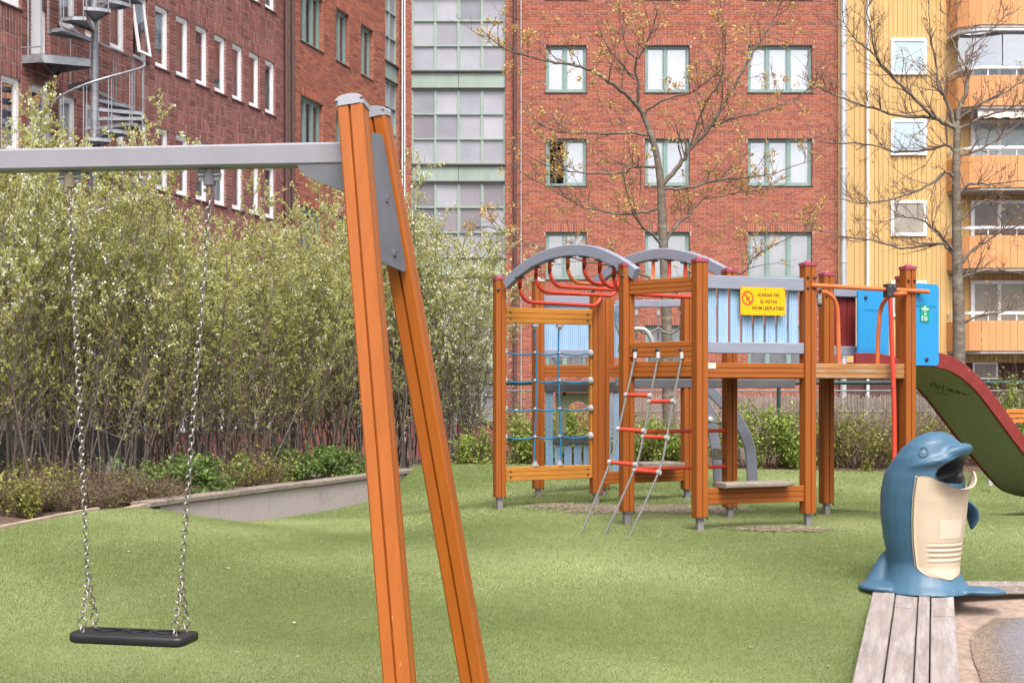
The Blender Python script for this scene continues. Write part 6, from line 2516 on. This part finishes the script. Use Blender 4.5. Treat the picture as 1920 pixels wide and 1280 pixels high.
# eye ring and flipper
ec = dl(.165, -.15, .845)
ring = MB()
en = (-ld * .75 + fd * .75 + V(0, 0, .35)).normalized()
from mathutils.bvhtree import BVHTree
bvh = BVHTree.FromPolygons([v.co for v in me.vertices], [tuple(p.vertices) for p in me.polygons])
hit = bvh.ray_cast(ec - DC + en * .3, -en)
if hit[0] is not None:
    ec = hit[0] + DC
    en = (en + hit[1]).normalized()
x_, y_, _d2 = frame_of(en, V(0, 0, 1))
pts = [ec + (x_ * math.cos(a) * 1.15 + y_ * math.sin(a)) * .026 + en * .002 for a in [2 * math.pi * i / 24 for i in range(25)]]
ring.tube(pts, .0035, 6, caps=False)
ring.build('eye', M_dol, bin_)
MB().dome(ec + en * .004, .004, .003, 8, 3, en).build('pupil', M_wh, bin_)
bm = bmesh.new()
blob(bm, [(.0, .20, .56, .07, .04, 0), (.02, .27, .535, .085, .034, 0), (.04, .325, .48, .075, .026, 0), (.05, .345, .42, .05, .018, 0), (.045, .33, .35, .014, .010, 0)], 14)
fl_ = temp_obj(bm, 'flipper')
fl_.data.transform(Matrix.Translation(-DC))
fl_.data.materials.append(M_dol)
fl_.data.polygons.foreach_set('use_smooth', [True] * len(fl_.data.polygons))
sb2 = fl_.modifiers.new('s', 'SUBSURF')
sb2.levels = sb2.render_levels = 2
fl_.parent = bin_

# ------------------------------------------------------------------ small things at the back
pb = thing('park_bench', 'orange slatted bench half hidden behind the slide end', 'bench', (5.95, 15.9, .33))
M_bs = mat('orange_bench_slat', (.52, .17, .035), .5, .12, 6, stretch=(1, 8, 8))
bx = (1886 - 960) * 15.9 / F
for k, y in enumerate((770, 779, 788)):
    z = EYE + (HOR - y) * 15.9 / F
    MB().box(V(bx + .8, 15.9 + .01 * k, z), (1.6, .03, .046)).build('back_slat', M_bs, pb)
for k in range(4):
    MB().box(V(bx + .8, 15.82 - .1 * k, .76), (1.6, .08, .03)).build('seat_slat', M_bs, pb)
for x in (bx + .1, bx + 1.5):
    z = terrain(x, 15.9)
    MB().sweep(rect(.04, .05), [V(x, 15.93, z - .02), V(x, 15.93, 1.1)], V(1, 0, 0)).build('bench_frame', M_steel, pb)
    MB().sweep(rect(.04, .05), [V(x, 15.50, z - .02), V(x, 15.50, .74), V(x, 15.90, .735)], V(1, 0, 0)).build('bench_frame', M_steel, pb)
gpz = W(1857, 893, 14.6)
gp2 = thing('steel_stake', 'short grey steel stake standing in the turf under the slide', 'post', (gpz.x, gpz.y, gpz.z))
MB().prism(rect(.045, .03, .003), V(gpz.x, gpz.y, gpz.z - .1), V(gpz.x, gpz.y, gpz.z + .27), V(1, 0, 0)).build('stake', M_zinc, gp2)
MB().box(V(gpz.x, gpz.y, gpz.z + .272), (.055, .04, .006)).build('stake_cap', M_plast, gp2)

# dark parked car glimpsed behind the shrubs on the left
def car(cx, cy, z0, ang, label):
    t = thing('parked_car', label, 'car', (cx, cy, z0))
    M_cb = mat('car_black', (.018, .018, .022), .22, .05, 4, spec=.6)
    rot = Matrix.Rotation(ang, 3, 'Z')
    def cp(x, y, z):
        return rot @ V(x, y, z) + V(cx, cy, z0)
    low = [(-2.15, .35), (-2.2, .62), (-2.05, .82), (-1.1, .92), (1.35, .95), (2.1, .88), (2.2, .6), (2.12, .32)]
    hi = [(-1.15, .90), (-.45, 1.40), (.1, 1.46), (1.1, 1.42), (1.85, .93)]
    def shell(prof, w0, w1, name, m):
        mb = MB()
        n = len(prof)
        rings = []
        for y, k in ((-w1, .96), (-w0, 1), (w0, 1), (w1, .96)):
            zc = sum(p[1] for p in prof) / n
            rings.append([cp(x * k, y, zc + (z - zc) * (k if name == 'body' else (.86 if abs(y) == w1 else 1))) for x, z in prof])
        mb.add([p for r_ in rings for p in r_], [(j * n + i, j * n + (i + 1) % n, (j + 1) * n + (i + 1) % n, (j + 1) * n + i) for j in range(3) for i in range(n)])
        mb.add(rings[0], [tuple(range(n))])
        mb.add(rings[-1], [tuple(range(n))[::-1]])
        o = mb.build(name, m, t)
        fix_normals(o)
        return o
    shell(low, .80, .87, 'body', M_cb)
    shell(hi, .62, .74, 'cabin', M_cb)
    for sgn in (-1, 1):
        for x0, x1, x2, x3 in ((-.95, -.42, .22, .22), (.30, .30, 1.05, 1.45)):
            mb = MB()
            mb.poly([cp(x0, sgn * .735, .97), cp(x3, sgn * .735, .97), cp(x2, sgn * .742, 1.33), cp(x1, sgn * .742, 1.33)], rot @ V(0, .012 * sgn, 0))
            mb.build('side_window', P_grey, t)
        for x in (-1.35, 1.35):
            w = MB()
            w.tube([cp(x, sgn * .66, .32), cp(x, sgn * .89, .32)], .32, 20)
            wo = w.build('wheel', M_black, t)
            MB().tube([cp(x, sgn * .885, .32), cp(x, sgn * .90, .32)], .2, 14).build('rim', M_zinc, wo)
        MB().box(cp(2.15, sgn * .66, .72), (.08, .26, .16), rot).build('tail_light', mat('tail_red', (.5, .02, .03), .25, .05, 5), t)
        MB().box(cp(-2.13, sgn * .66, .68), (.08, .3, .12), rot).build('headlight', M_plast, t)
car(-7.15, 18.6, -.20, math.atan2(1, .403), 'black parked car glimpsed through the shrubs at far left')
st_ = MB()
st_.add([V(-16, 6, -.205), V(EDGE(8) - 3.1, 6, -.205), V(EDGE(24) - 3.1, 24, -.205), V(-9, 27, -.205), V(-14, 20, -.205)], [(0, 1, 2, 3, 4)])
o = st_.build('street', M_asph)
o['kind'] = 'structure'
